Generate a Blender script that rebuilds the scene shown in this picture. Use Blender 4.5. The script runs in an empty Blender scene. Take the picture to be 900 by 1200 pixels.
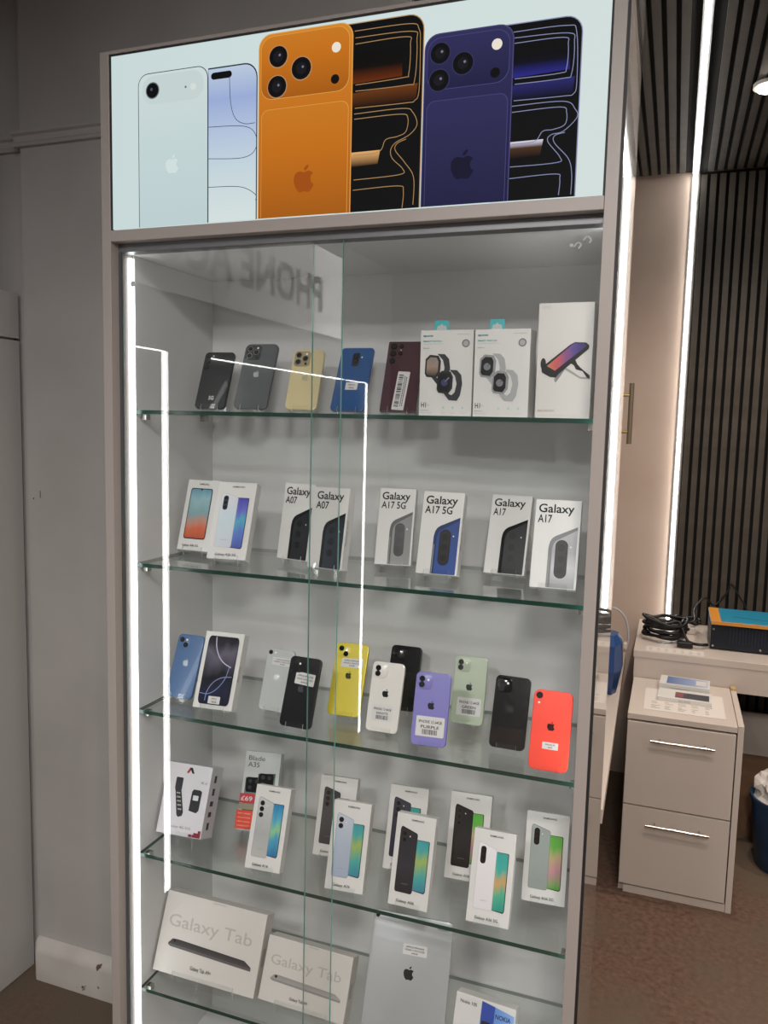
import bpy, bmesh, math, random
from mathutils import Vector, Matrix
random.seed(7)
D = bpy.data
SC = bpy.context.scene
COL = SC.collection

# ------------------------------------------------------------------ camera, world, exposure
cam = D.objects.new('camera', D.cameras.new('camera')); COL.objects.link(cam)
YAW, PITCH, ROLL = 0.345, -0.1078, 0.0242
fw = Vector((-math.sin(YAW)*math.cos(PITCH), math.cos(YAW)*math.cos(PITCH), math.sin(PITCH)))
rt = Vector((math.cos(YAW), math.sin(YAW), 0)); up = rt.cross(fw)
r2 = rt*math.cos(ROLL) + up*math.sin(ROLL); u2 = up*math.cos(ROLL) - rt*math.sin(ROLL)
m = Matrix((r2, u2, -fw)).transposed().to_4x4(); m.translation = (1.0445, -1.3807, 1.632)
cam.matrix_world = m
cam.data.sensor_fit = 'VERTICAL'; cam.data.sensor_height = 36.0; cam.data.lens = 36.0*939.34/1200
cam.data.clip_start = 0.02
SC.camera = cam
w = D.worlds.new('world'); SC.world = w; w.use_nodes = True
w.node_tree.nodes['Background'].inputs[0].default_value = (0.55, 0.58, 0.62, 1)
w.node_tree.nodes['Background'].inputs[1].default_value = 0.12
SC.view_settings.view_transform = 'Standard'; SC.view_settings.look = 'None'
SC.view_settings.exposure = 0.25; SC.view_settings.gamma = 1.0; SC.view_settings.use_curve_mapping = False
SC.cycles.transparent_max_bounces = 32
SC.cycles.max_bounces = 12

CASE_LED = 5.3      # display case strips
WALL_LED = 14.0     # strip on slat wall
SIGN_GLOW = 0.77    # back-lit header sign
DOWN_W = 8.0        # each ceiling downlight
FILL_W = 40.0       # each unseen fill panel added behind the camera

# ------------------------------------------------------------------ materials
def lin(c):
    if isinstance(c, str):
        c = tuple(int(c[i:i+2], 16)/255 for i in (0, 2, 4))
        return tuple((v/12.92 if v <= 0.04045 else ((v+0.055)/1.055)**2.4) for v in c)
    return c
MC = {}
def mat(name, color, rough=0.5, metal=0.0, coat=0.0, noise=None, bump=0.0, emit=0.0, scale=40.0):
    if name in MC: return MC[name]
    M = D.materials.new(name); M.use_nodes = True; MC[name] = M
    nt = M.node_tree; b = nt.nodes['Principled BSDF']
    c = lin(color)
    b.inputs['Base Color'].default_value = (*c, 1)
    b.inputs['Roughness'].default_value = rough; b.inputs['Metallic'].default_value = metal
    if name.startswith('print') or name.startswith('ink') or name.endswith('ink'): b.inputs['Specular IOR Level'].default_value = 0.2
    b.inputs['Coat Weight'].default_value = coat; b.inputs['Coat Roughness'].default_value = 0.04
    if emit:
        b.inputs['Emission Color'].default_value = (*c, 1); b.inputs['Emission Strength'].default_value = emit
    if noise is not None:
        tc = nt.nodes.new('ShaderNodeTexCoord'); n = nt.nodes.new('ShaderNodeTexNoise')
        n.inputs['Scale'].default_value = scale; n.inputs['Detail'].default_value = 6
        nt.links.new(tc.outputs['Object'], n.inputs['Vector'])
        r = nt.nodes.new('ShaderNodeValToRGB')
        r.color_ramp.elements[0].color = (*lin(noise), 1); r.color_ramp.elements[1].color = (*c, 1)
        r.color_ramp.elements[0].position = 0.3; r.color_ramp.elements[1].position = 0.68
        nt.links.new(n.outputs['Fac'], r.inputs['Fac']); nt.links.new(r.outputs['Color'], b.inputs['Base Color'])
        if bump:
            bp = nt.nodes.new('ShaderNodeBump'); bp.inputs['Strength'].default_value = bump; bp.inputs['Distance'].default_value = 0.002
            nt.links.new(n.outputs['Fac'], bp.inputs['Height']); nt.links.new(bp.outputs['Normal'], b.inputs['Normal'])
    return M
def gmat(name, stops, axis='Z', rough=0.3, emit=0.0, wob=0.0):
    """gradient print: colours run along one axis of the piece's own bounds"""
    if name in MC: return MC[name]
    M = D.materials.new(name); M.use_nodes = True; MC[name] = M
    nt = M.node_tree; b = nt.nodes['Principled BSDF']; b.inputs['Roughness'].default_value = rough; b.inputs['Specular IOR Level'].default_value = 0.2
    tc = nt.nodes.new('ShaderNodeTexCoord'); s = nt.nodes.new('ShaderNodeSeparateXYZ')
    nt.links.new(tc.outputs['Generated'], s.inputs[0])
    src = s.outputs['XYZ'.index(axis)]
    if wob:
        n = nt.nodes.new('ShaderNodeTexNoise'); n.inputs['Scale'].default_value = 2.2; n.inputs['Detail'].default_value = 1
        nt.links.new(tc.outputs['Generated'], n.inputs['Vector'])
        a = nt.nodes.new('ShaderNodeMath'); a.operation = 'MULTIPLY_ADD'; a.inputs[1].default_value = wob
        nt.links.new(n.outputs['Fac'], a.inputs[0])
        sb = nt.nodes.new('ShaderNodeMath'); sb.operation = 'SUBTRACT'; sb.inputs[1].default_value = wob*0.5
        nt.links.new(src, sb.inputs[0]); nt.links.new(sb.outputs[0], a.inputs[2]); src = a.outputs[0]
    r = nt.nodes.new('ShaderNodeValToRGB'); cr = r.color_ramp
    while len(cr.elements) < len(stops): cr.elements.new(0.5)
    for e, (p, c) in zip(cr.elements, sorted(stops, key=lambda q: q[0])): e.position = p; e.color = (*lin(c), 1)
    nt.links.new(src, r.inputs['Fac'])
    if not emit: nt.links.new(r.outputs['Color'], b.inputs['Base Color'])
    if emit:
        b.inputs['Base Color'].default_value = (0.008, 0.008, 0.008, 1); b.inputs['Specular IOR Level'].default_value = 0.02; b.inputs['Roughness'].default_value = 0.6
        nt.links.new(r.outputs['Color'], b.inputs['Emission Color']); b.inputs['Emission Strength'].default_value = emit
    return M
def glass(name, tint, extra=0.0, ior=1.5, rough=0.0):
    if name in MC: return MC[name]
    M = D.materials.new(name); M.use_nodes = True; MC[name] = M
    nt = M.node_tree; nt.nodes.clear()
    o = nt.nodes.new('ShaderNodeOutputMaterial'); mx = nt.nodes.new('ShaderNodeMixShader')
    t = nt.nodes.new('ShaderNodeBsdfTransparent'); t.inputs[0].default_value = (*tint, 1)
    g = nt.nodes.new('ShaderNodeBsdfGlossy'); g.inputs['Roughness'].default_value = rough
    g.inputs['Color'].default_value = (1, 1, 1, 1)
    f = nt.nodes.new('ShaderNodeFresnel'); f.inputs[0].default_value = ior
    a = nt.nodes.new('ShaderNodeMath'); a.operation = 'ADD'; a.inputs[1].default_value = extra; a.use_clamp = True
    # same reflectance whichever side the ray meets
    geo = nt.nodes.new('ShaderNodeNewGeometry')
    vm = nt.nodes.new('ShaderNodeVectorMath'); vm.operation = 'DOT_PRODUCT'
    nt.links.new(geo.outputs['Normal'], vm.inputs[0]); nt.links.new(geo.outputs['Incoming'], vm.inputs[1])
    ab = nt.nodes.new('ShaderNodeMath'); ab.operation = 'ABSOLUTE'; nt.links.new(vm.outputs['Value'], ab.inputs[0])
    om = nt.nodes.new('ShaderNodeMath'); om.operation = 'SUBTRACT'; om.inputs[0].default_value = 1.0; nt.links.new(ab.outputs[0], om.inputs[1])
    pw = nt.nodes.new('ShaderNodeMath'); pw.operation = 'POWER'; pw.inputs[1].default_value = 5.0; nt.links.new(om.outputs[0], pw.inputs[0])
    ml = nt.nodes.new('ShaderNodeMath'); ml.operation = 'MULTIPLY_ADD'; ml.inputs[1].default_value = 0.96; ml.inputs[2].default_value = 0.04
    nt.links.new(pw.outputs[0], ml.inputs[0]); nt.links.new(ml.outputs[0], a.inputs[0])
    nt.nodes.remove(f)
    nt.links.new(a.outputs[0], mx.inputs[0]); nt.links.new(t.outputs[0], mx.inputs[1]); nt.links.new(g.outputs[0], mx.inputs[2])
    nt.links.new(mx.outputs[0], o.inputs['Surface'])
    return M
def emitter(name, color, strength):
    if name in MC: return MC[name]
    M = D.materials.new(name); M.use_nodes = True; MC[name] = M
    nt = M.node_tree; nt.nodes.clear()
    o = nt.nodes.new('ShaderNodeOutputMaterial'); e = nt.nodes.new('ShaderNodeEmission')
    e.inputs[0].default_value = (*color, 1); e.inputs[1].default_value = strength
    nt.links.new(e.outputs[0], o.inputs['Surface'])
    return M

CARD = mat('white_card', 'D3D2CF', 0.45)
INK = mat('black_ink', '151515', 0.5)
GREYINK = mat('grey_ink', '8A8A88', 0.5)
PALEINK = mat('pale_ink', 'B0ADA9', 0.45)
LAM = mat('cabinet_grey_laminate', '9A918C', 0.4)
INNER = mat('case_inner_laminate', 'CBCBCA', 0.45)
ALU = mat('aluminium', '8F9090', 0.35, 0.9)
DARKMET = mat('dark_metal', '2B2B2D', 0.35, 0.6)
STEEL = mat('brushed_steel', 'B9B6B0', 0.25, 1.0)
GL = glass('door_glass', (0.985, 0.988, 0.986))
SHG = glass('shelf_glass', (0.955, 0.972, 0.964))
ACR = glass('acrylic', (0.985, 0.99, 0.99))
EDGE = mat('green_glass_edge', '15392F', 0.15)
EDGE3 = mat('rear_glass_edge', '77807D', 0.3)
EDGE2 = mat('door_glass_edge', '6FA39A', 0.15)
ACE = mat('acrylic_edge', 'D9DEDE', 0.2)
STICK = mat('sticker_white', 'CFCECC', 0.5)
LENSB = mat('lens_black', '0A0A0C', 0.08, 0, 0.5)
LENSR = mat('lens_ring', '2A2A2C', 0.25, 0.8)
FLASH = mat('flash_glass', 'EFEDE2', 0.2)

# ------------------------------------------------------------------ mesh helpers
def link(name, me, mt=None, parent=None):
    o = D.objects.new(name, me); COL.objects.link(o)
    if mt is not None:
        for q in (mt if isinstance(mt, (list, tuple)) else [mt]): me.materials.append(q)
    if parent is not None: o.parent = parent
    return o
def pyd(name, v, f, mt=None, parent=None, mi=None, smooth=None):
    me = D.meshes.new(name); me.from_pydata(v, [], f)
    o = link(name, me, mt, parent)
    if mi: me.polygons.foreach_set('material_index', mi)
    if smooth is not None:
        me.polygons.foreach_set('use_smooth', [True]*len(me.polygons)); me.set_sharp_from_angle(angle=math.radians(smooth))
    me.update(); return o
BF = [(0, 3, 2, 1), (4, 5, 6, 7), (0, 1, 5, 4), (1, 2, 6, 5), (2, 3, 7, 6), (3, 0, 4, 7)]
def bv(x0, x1, y0, y1, z0, z1):
    return [(x0, y0, z0), (x1, y0, z0), (x1, y1, z0), (x0, y1, z0), (x0, y0, z1), (x1, y0, z1), (x1, y1, z1), (x0, y1, z1)]
def box(name, x0, x1, y0, y1, z0, z1, mt, parent=None, bevel=0.0):
    me = D.meshes.new(name)
    if bevel:
        bm = bmesh.new(); vs = [bm.verts.new(c) for c in bv(x0, x1, y0, y1, z0, z1)]
        for f in BF: bm.faces.new([vs[i] for i in f])
        bmesh.ops.bevel(bm, geom=bm.edges[:], offset=bevel, segments=2, affect='EDGES', profile=0.5)
        bm.to_mesh(me); bm.free()
    else: me.from_pydata(bv(x0, x1, y0, y1, z0, z1), [], BF)
    return link(name, me, mt, parent)
def boxes(name, L, mt, parent=None):
    v, f = [], []
    for b in L:
        k = len(v); v += bv(*b); f += [tuple(i+k for i in q) for q in BF]
    return pyd(name, v, f, mt, parent)
def rr(x0, x1, z0, z1, r, n=5):
    """rounded rectangle outline in x,z, counter-clockwise seen from -y"""
    P = []
    for cx, cz, a0 in ((x1-r, z0+r, -90), (x1-r, z1-r, 0), (x0+r, z1-r, 90), (x0+r, z0+r, 180)):
        for i in range(n+1):
            a = math.radians(a0+90*i/n); P.append((cx+r*math.cos(a), cz+r*math.sin(a)))
    return P
def circ(cx, cz, r, n=20): return [(cx+r*math.cos(2*math.pi*i/n), cz+r*math.sin(2*math.pi*i/n)) for i in range(n)]
def inset(P, d):
    n = len(P); Q = []
    for i in range(n):
        ax, az = P[i-1]; bx, bz = P[i]; cx, cz = P[(i+1) % n]
        n1 = (-(bz-az), bx-ax); n2 = (-(cz-bz), cx-bx)
        l1 = math.hypot(*n1) or 1; l2 = math.hypot(*n2) or 1
        nx, nz = n1[0]/l1+n2[0]/l2, n1[1]/l1+n2[1]/l2; l = math.hypot(nx, nz) or 1
        Q.append((bx+nx/l*d, bz+nz/l*d))
    return Q
def slab(name, P, y0, y1, mt, parent=None, ch=0.0, smooth=35):
    """outline P (x,z) extruded from y0 (front) to y1 (back), rims chamfered by ch"""
    n = len(P)
    loops = [(P, y0), (P, y1)] if not ch else [(inset(P, ch), y0), (inset(P, ch*0.3), y0+ch*0.3), (P, y0+ch), (P, y1-ch), (inset(P, ch*0.3), y1-ch*0.3), (inset(P, ch), y1)]
    v = [(x, y, z) for Q, y in loops for x, z in Q]; L = len(loops)
    f = [tuple(range(n)), tuple((L-1)*n+i for i in reversed(range(n)))]
    for k in range(L-1):
        for i in range(n):
            j = (i+1) % n; f.append((k*n+i, (k+1)*n+i, (k+1)*n+j, k*n+j))
    return pyd(name, v, f, mt, parent, smooth=smooth)
def flat(name, P, y, mt, parent=None):
    return pyd(name, [(x, y, z) for x, z in P], [tuple(range(len(P)))], mt, parent)
def ribbon(name, P, wd, y, mt, parent=None):
    v, f = [], []
    for i, (x, z) in enumerate(P):
        a = P[max(i-1, 0)]; b = P[min(i+1, len(P)-1)]; dx, dz = b[0]-a[0], b[1]-a[1]; l = math.hypot(dx, dz) or 1
        nx, nz = -dz/l*wd/2, dx/l*wd/2
        v += [(x+nx, y, z+nz), (x-nx, y, z-nz)]
        if i: k = 2*i; f.append((k-2, k-1, k+1, k))
    return pyd(name, v, f, mt, parent)
def smoothpath(P, n=6):
    """Catmull-Rom through points of any dimension"""
    Q = []; d = len(P[0])
    for i in range(len(P)-1):
        p0, p1, p2, p3 = P[max(i-1, 0)], P[i], P[i+1], P[min(i+2, len(P)-1)]
        for k in range(n):
            t = k/n
            Q.append(tuple(0.5*(2*p1[j]+(p2[j]-p0[j])*t+(2*p0[j]-5*p1[j]+4*p2[j]-p3[j])*t*t+(3*p1[j]-p0[j]-3*p2[j]+p3[j])*t**3) for j in range(d)))
    Q.append(tuple(P[-1])); return Q
def tube(name, P, r, mt, parent=None, n=8):
    P = [Vector(q) for q in P]; v, f = [], []; nv = None
    for i, q in enumerate(P):
        t = (P[min(i+1, len(P)-1)]-P[max(i-1, 0)]).normalized()
        if nv is None: nv = t.orthogonal().normalized()
        nv = (nv-t*nv.dot(t)).normalized(); bn = t.cross(nv)
        for k in range(n):
            a = 2*math.pi*k/n; v.append(tuple(q+nv*r*math.cos(a)+bn*r*math.sin(a)))
        if i:
            for k in range(n): f.append(((i-1)*n+k, (i-1)*n+(k+1) % n, i*n+(k+1) % n, i*n+k))
    f.append(tuple(reversed(range(n)))); f.append(tuple((len(P)-1)*n+k for k in range(n)))
    return pyd(name, v, f, mt, parent, smooth=50)
def cyl(name, c, r, h, mt, parent=None, axis='Z', n=24, r2=None):
    r2 = r if r2 is None else r2
    def pt(a, rad, t):
        p = (rad*math.cos(a), rad*math.sin(a), t)
        if axis == 'X': p = (p[2], p[0], p[1])
        if axis == 'Y': p = (p[0], -p[2], p[1])
        return (c[0]+p[0], c[1]+p[1], c[2]+p[2])
    v = [pt(2*math.pi*i/n, r, 0) for i in range(n)]+[pt(2*math.pi*i/n, r2, h) for i in range(n)]
    f = [tuple(reversed(range(n))), tuple(range(n, 2*n))]+[(i, (i+1) % n, n+(i+1) % n, n+i) for i in range(n)]
    return pyd(name, v, f, mt, parent, smooth=40)
TX = {}
def textmesh(s, weight=0.0):
    k = (s, weight)
    if k not in TX:
        cu = D.curves.new('t', 'FONT'); cu.body = s; cu.size = 1; cu.resolution_u = 3; cu.offset = weight
        o = D.objects.new('t', cu); COL.objects.link(o)
        me = D.meshes.new_from_object(o); D.objects.remove(o)
        V = [tuple(q.co) for q in me.vertices]; F = [tuple(q.vertices) for q in me.polygons]
        xs = [q[0] for q in V]
        TX[k] = ([(x-min(xs), z) for x, z, _ in V], F, max(xs)-min(xs)); D.meshes.remove(me)
    return TX[k]
def text(name, s, x0, wd, z0, cap, y, mt, parent=None, weight=0.0):
    V, F, W = textmesh(s, weight); sx = wd/W; sz = cap/0.69
    return pyd(name, [(x0+x*sx, y, z0+z*sz) for x, z in V], F, mt, parent)
def empty(name, loc, label, cat, group=None, rot=(0, 0, 0)):
    o = D.objects.new(name, None); COL.objects.link(o); o.location = loc; o.rotation_euler = rot; o.empty_display_size = 0.02
    o['label'] = label; o['category'] = cat
    if group: o['group'] = group
    return o
def tag(o, label, cat, group=None):
    o['label'] = label; o['category'] = cat
    if group: o['group'] = group
    return o
def struct(o, label=None, cat=None):
    o['kind'] = 'structure'
    if label: o['label'] = label
    if cat: o['category'] = cat
    return o

# ------------------------------------------------------------------ the shop
CARPET = mat('carpet', '6C5244', 0.95, noise='4C3A30', bump=0.5, scale=55)
nt = CARPET.node_tree
n2 = nt.nodes.new('ShaderNodeTexNoise'); n2.inputs['Scale'].default_value = 2.3; n2.inputs['Detail'].default_value = 3
n3 = nt.nodes.new('ShaderNodeTexNoise'); n3.inputs['Scale'].default_value = 420; n3.inputs['Detail'].default_value = 2
tcn = [q for q in nt.nodes if q.type == 'TEX_COORD'][0]; rp = [q for q in nt.nodes if q.type == 'VALTORGB'][0]
mx = nt.nodes.new('ShaderNodeMixRGB'); mx.blend_type = 'OVERLAY'; mx.inputs[0].default_value = 0.75
mx2 = nt.nodes.new('ShaderNodeMixRGB'); mx2.inputs[2].default_value = (*lin('5C4E40'), 1)
rp2 = nt.nodes.new('ShaderNodeValToRGB'); rp2.color_ramp.elements[0].position = .42; rp2.color_ramp.elements[1].position = .6
for q in (n2, n3): nt.links.new(tcn.outputs['Object'], q.inputs['Vector'])
nt.links.new(n2.outputs['Fac'], rp2.inputs['Fac']); nt.links.new(rp2.outputs['Color'], mx2.inputs[0])
nt.links.new(rp.outputs['Color'], mx2.inputs[1]); nt.links.new(mx2.outputs[0], mx.inputs[1]); nt.links.new(n3.outputs['Fac'], mx.inputs[2])
nt.links.new(mx.outputs[0], nt.nodes['Principled BSDF'].inputs['Base Color'])
PLASTER = mat('grey_white_plaster', 'B5B1AE', 0.6, noise='A9A5A2', scale=3.0, bump=0.03)
BEIGE = mat('beige_plaster', 'C6B3A5', 0.65, noise='BDA99B', scale=4.0, bump=0.03)
CREAM = mat('plain_paint', 'A8A49F', 0.7, noise='9F9B97', scale=3.0)
FELT = mat('black_felt', '060606', 0.95)
SLAT = mat('slat_veneer', '4E473D', 0.5, noise='403A32', scale=18.0)
X0, X1, YF, YB, HT = -1.3, 2.4, -2.9, 2.5, 2.75
struct(box('floor', X0, X1, YF, YB, -0.05, 0, CARPET))
ceil = struct(box('ceiling', X0, X1, YF, YB, HT+0.014, HT+0.08, FELT))
sm = D.meshes.new('slat'); sm.from_pydata(bv(-0.012, 0.012, YF+0.01, 2.44, HT-0.004, HT+0.0135), [], BF); sm.materials.append(SLAT)
GAPX = 0.911
xs = [GAPX+0.019+0.038*k for k in range(-56, 38)]
for x in xs:
    if abs(x-1.061) < 0.022 or x > X1-0.03 or x < X0+0.03: continue
    s = D.objects.new('slat', sm); COL.objects.link(s); s.parent = ceil; s.location.x = x
bw = struct(box('wall_back', X0, X1, YB, YB+0.1, 0, HT+0.08, BEIGE))
box('felt_panel', 1.078, X1, YB-0.008, YB-0.0005, 0, HT+0.01, FELT, bw)
sm2 = D.meshes.new('slat'); sm2.from_pydata(bv(-0.012, 0.012, YB-0.024, YB-0.0085, 0.001, HT-0.006), [], BF); sm2.materials.append(SLAT)
for k in range(34):
    x = 1.0965+0.038*k
    if x > X1-0.03: break
    s = D.objects.new('slat', sm2); COL.objects.link(s); s.parent = bw; s.location.x = x
struct(box('wall_right', X1, X1+0.1, YF, YB, 0, HT+0.08, CREAM))
struct(box('wall_left', X0-0.1, X0, YF, YB, 0, HT+0.08, CREAM))
struct(box('wall_front', X0, X1, YF-0.1, YF, 0, HT+0.08, mat('dark_paint', '4A4846', 0.8)))
ch = struct(box('wall_pier', -0.635, 0.45, 0.37, 1.1, 0, HT+0.012, PLASTER))
struct(box('wall_alcove', X0, -0.635, 0.40, 1.1, 0, HT+0.012, PLASTER))
for (mx_, mz_, mw_, mh_) in ((-.594, 1.41, .0016, .020), (-.618, 1.405, .003, .004)): box('scuff_mark', mx_, mx_+mw_, .3692, .3699, mz_, mz_+mh_, mat('scuff', '3A3634', .8), ch)
# picture rail
def rail(name, x0, x1, y):
    pr = [(0, 2.338), (-0.010, 2.340), (-0.013, 2.347), (-0.007, 2.353), (-0.009, 2.366), (-0.016, 2.371), (-0.016, 2.378), (0, 2.380)]
    v = [(x, y+a, b) for x in (x0, x1) for a, b in pr]; n = len(pr)
    f = [(i, (i+1) % n, n+(i+1) % n, n+i) for i in range(n)]+[tuple(reversed(range(n))), tuple(range(n, 2*n))]
    return struct(pyd(name, v, f, PLASTER))
rail('trim_1', -0.650, -0.03, 0.3695); rail('trim_2', X0+0.001, -0.651, 0.3995)
CHIP = mat('chipped_gloss_paint', 'C6C1BC', 0.4, noise='BAB4AE', scale=9.0, bump=0.1)
# chips of bare brown wood where the paint is knocked off
nt = CHIP.node_tree; nz = nt.nodes.new('ShaderNodeTexNoise'); nz.inputs['Scale'].default_value = 26; nz.inputs['Detail'].default_value = 5
tc = [q for q in nt.nodes if q.type == 'TEX_COORD'][0]; nt.links.new(tc.outputs['Object'], nz.inputs['Vector'])
rz = nt.nodes.new('ShaderNodeValToRGB'); rz.color_ramp.elements[0].position = 0.655; rz.color_ramp.elements[1].position = 0.68
nt.links.new(nz.outputs['Fac'], rz.inputs['Fac']); mxx = nt.nodes.new('ShaderNodeMixRGB'); mxx.inputs[2].default_value = (*lin('5B4A3E'), 1)
bs = nt.nodes['Principled BSDF']; old = bs.inputs['Base Color'].links[0].from_socket
nt.links.new(rz.outputs['Color'], mxx.inputs[0]); nt.links.new(old, mxx.inputs[1]); nt.links.new(mxx.outputs[0], bs.inputs['Base Color'])
pr = [(0, 0), (-0.034, 0), (-0.034, 0.082), (-0.030, 0.096), (-0.022, 0.105), (-0.012, 0.110), (0, 0.112)]
v = [(x, 0.3695+a, b) for x in (-0.632, -0.615, -0.03) for a, b in pr]
v = [(x, y if (i >= 7) else 0.3695+(y-0.3695)*0.55, z) for i, (x, y, z) in enumerate(v)]
n = len(pr); f = [tuple(reversed(range(n))), tuple(range(2*n, 3*n))]
for k in range(2):
    for i in range(n): f.append((k*n+i, k*n+(i+1) % n, (k+1)*n+(i+1) % n, (k+1)*n+i))
struct(pyd('baseboard_back', v, f, CHIP, smooth=30))
# white unit down the left side
lu = empty('wall_cupboard', (-0.9, 0, 0), 'white tall cupboard against the left of the grey wall', 'cupboard')
WU = mat('white_unit', 'BCB9B5', 0.45)
box('carcass', -0.30, 0.214, -0.40, 0.385, 0, 1.97, WU, lu, 0.002)
box('door', 0.2155, 0.232, -0.396, 0.385, 0.002, 1.838, WU, lu, 0.0015); box('top_fascia', 0.2155, 0.232, -0.396, 0.385, 1.844, 1.966, WU, lu, 0.0015)

# accessory wall down the left of the shop (seen mirrored in the case glass)
ab = struct(box('wall_accessory', -0.70, -0.44, -2.85, -0.45, 0.0, 2.45, mat('accessory_board', '4E5052', 0.5)))
sg = empty('shop_sign', (-0.4385, -1.92, 2.02), 'grey lettered header sign mirrored at the top of the case glass', 'sign', rot=(0, 0, math.radians(90)))
box('sign_board', -0.22, 1.42, -0.012, -0.0005, 0, 0.36, mat('sign_board', 'E4E6E6', 0.5), sg)
text('lettering', 'PHONE ACC', 0.0, 1.17, 0.095, 0.135, -0.0125, mat('sign_letter', '141416', 0.5), sg, weight=0.03)
LBAR = emitter('shop_light_bar', (1, 0.99, 0.96), 15.0)
for yv, y0, z0, tl in ((-0.795, -0.56, 0.10, 'short'), (-2.475, -1.06, 0.02, 'long')):
    lb = empty('led_light_bar', (-0.44, yv, z0), 'white light bar with %s top strip, mirrored as a bright line in glass' % tl, 'light', 'light bars on the accessory wall')
    box('housing', 0.0005, 0.006, -0.0115, 0.0115, 0, 1.845-z0, ALU, lb)
    box('diffuser', 0.0065, 0.0085, -0.0105, 0.0105, 0, 1.84-z0, LBAR, lb)
    box('top_strip', 0.0065, 0.0085, 0.0115, y0-yv, 1.838-z0, 1.842-z0, LBAR, lb)

# ceiling downlights and added fill panels
def downlight(x, y, label, grp=None):
    o = empty('downlight', (x, y, HT-0.004), label, 'light', 'ceiling downlights')
    cyl('trim_ring', (0, 0, -0.012), 0.050, 0.012, mat('lamp_trim', 'D8D4CE', 0.4), o, n=32)
    cyl('lamp_lens', (0, 0, -0.020), 0.036, 0.0075, emitter('lamp_lens', (1, 0.90, 0.78), 14.0), o, n=32)
    l = D.lights.new('downlight_glow', 'SPOT'); l.energy = DOWN_W*6; l.color = (1, 0.86, 0.74); l.spot_size = math.radians(150); l.spot_blend = 0.9; l.shadow_soft_size = 0.035
    lo = D.objects.new('downlight_glow', l); COL.objects.link(lo); lo.parent = o; lo.location = (0, 0, -0.03)
downlight(1.262, 1.56, 'round warm downlight set in the dark slatted ceiling')
for x, y in ((1.262, 0.1), (1.262, -1.5), (2.0, 1.4), (2.0, -0.3)): downlight(x, y, 'round warm downlight out in the shop ceiling')
for x, y in ((1.25, -1.95), (0.35, -2.55)):  # unseen panels added behind the camera to fill the room with light
    o = empty('fill_panel', (x, y, HT-0.001), 'square white fill panel added to the unseen shop ceiling', 'light', 'added fill panels')
    box('frame', -0.20, 0.20, -0.20, 0.20, -0.018, 0, mat('lamp_trim', 'D8D4CE', 0.4), o)
    box('diffuser', -0.18, 0.18, -0.18, 0.18, -0.0215, -0.0185, emitter('fill_panel_face', (1, 0.97, 0.94), 2.5), o)
    l = D.lights.new('fill_glow', 'AREA'); l.size = 0.36; l.energy = FILL_W; l.color = (1, 0.975, 0.955)
    lo = D.objects.new('fill_glow', l); COL.objects.link(lo); lo.parent = o; lo.location = (0, 0, -0.025)
WL = emitter('wall_led', (1, 0.985, 0.94), WALL_LED)
o = empty('led_strip_light', (1.060, 2.49, 0.77), 'bright white strip light running up beside the slat wall', 'light')
box('channel', -0.014, 0.014, 0.004, 0.0095, 0, 1.975, ALU, o); box('diffuser', -0.007, 0.007, -0.006, 0.0035, 0, 1.970, WL, o)
o = empty('led_strip_light', (1.060, 0, HT), 'bright white strip light running along the slatted ceiling', 'light')
box('channel', -0.014, 0.014, -1.2, 2.49, -0.002, 0.013, ALU, o); box('diffuser', -0.007, 0.007, -1.2, 2.485, -0.010, -0.0025, WL, o)

# ------------------------------------------------------------------ display case
W, DEP = 0.92, 0.294
FR = -0.0675
dc = empty('display_cabinet', (0, 0, 0), 'tall grey glass-fronted display cabinet with lit header sign', 'cabinet')
GLOSS = mat('gloss_white_side', '9C9692', 0.025, 0, 0.3)
SBACK = DEP+0.02
box('side_panel', -0.0203, -0.0002, FR, SBACK, 0.0, 2.318, LAM, dc, 0.0008)
box('side_panel', W+0.0002, W+0.0203, FR, SBACK, 0.0, 2.318, LAM, dc, 0.0008)
pyd('side_skin', [(W+0.0205, FR+0.006, 0), (W+0.0247, FR+0.006, 0), (W+0.0208, SBACK, 0), (W+0.0205, SBACK, 0), (W+0.0205, FR+0.006, 2.318), (W+0.0247, FR+0.006, 2.318), (W+0.0208, SBACK, 2.318), (W+0.0205, SBACK, 2.318)], BF, GLOSS, dc)
box('edge_gap', W+0.0206, W+0.0250, FR+0.0005, FR+0.0058, 0.0, 2.318, mat('jamb_rubber', '1A1A1C', 0.6), dc)
box('back_panel', 0.0, W, DEP+0.0005, SBACK, 0.08, 2.31, INNER, dc)
box('inner_lining', 0.0, 0.0016, 0.0005, DEP, 0.125, 1.957, INNER, dc); box('inner_lining', W-0.0016, W, 0.0005, DEP, 0.125, 1.957, INNER, dc)
box('top_panel', 0.0, W, FR+0.004, DEP, 2.310, 2.318, LAM, dc)
box('case_ceiling', 0.0, W, -0.016, DEP, 1.958, 1.972, INNER, dc)
box('header_rail', 0.0, W, FR, -0.045, 1.9705, 1.9915, LAM, dc, 0.001)
box('door_track', 0.0, W, -0.0445, -0.0165, 1.955, 1.975, mat('track_grey', '6E6E70', 0.4, 0.5), dc, 0.0008)
box('plinth', 0.0, W, FR+0.01, DEP, 0.0, 0.10, LAM, dc, 0.001); box('case_floor', 0.0, W, -0.016, DEP, 0.1005, 0.124, INNER, dc)
box('bottom_track', 0.0, W, -0.0445, -0.0165, 0.1005, 0.118, ALU, dc)
boxes('door_jamb', [(0.0002, 0.006, -0.0448, -0.0405, 0.12, 1.954)], mat('jamb_seal', '4A4A4C', 0.6), dc)
boxes('door_jamb', [(W-0.0016, W, -0.046, -0.020, 0.12, 1.954)], MC['jamb_rubber'], dc)
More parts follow.
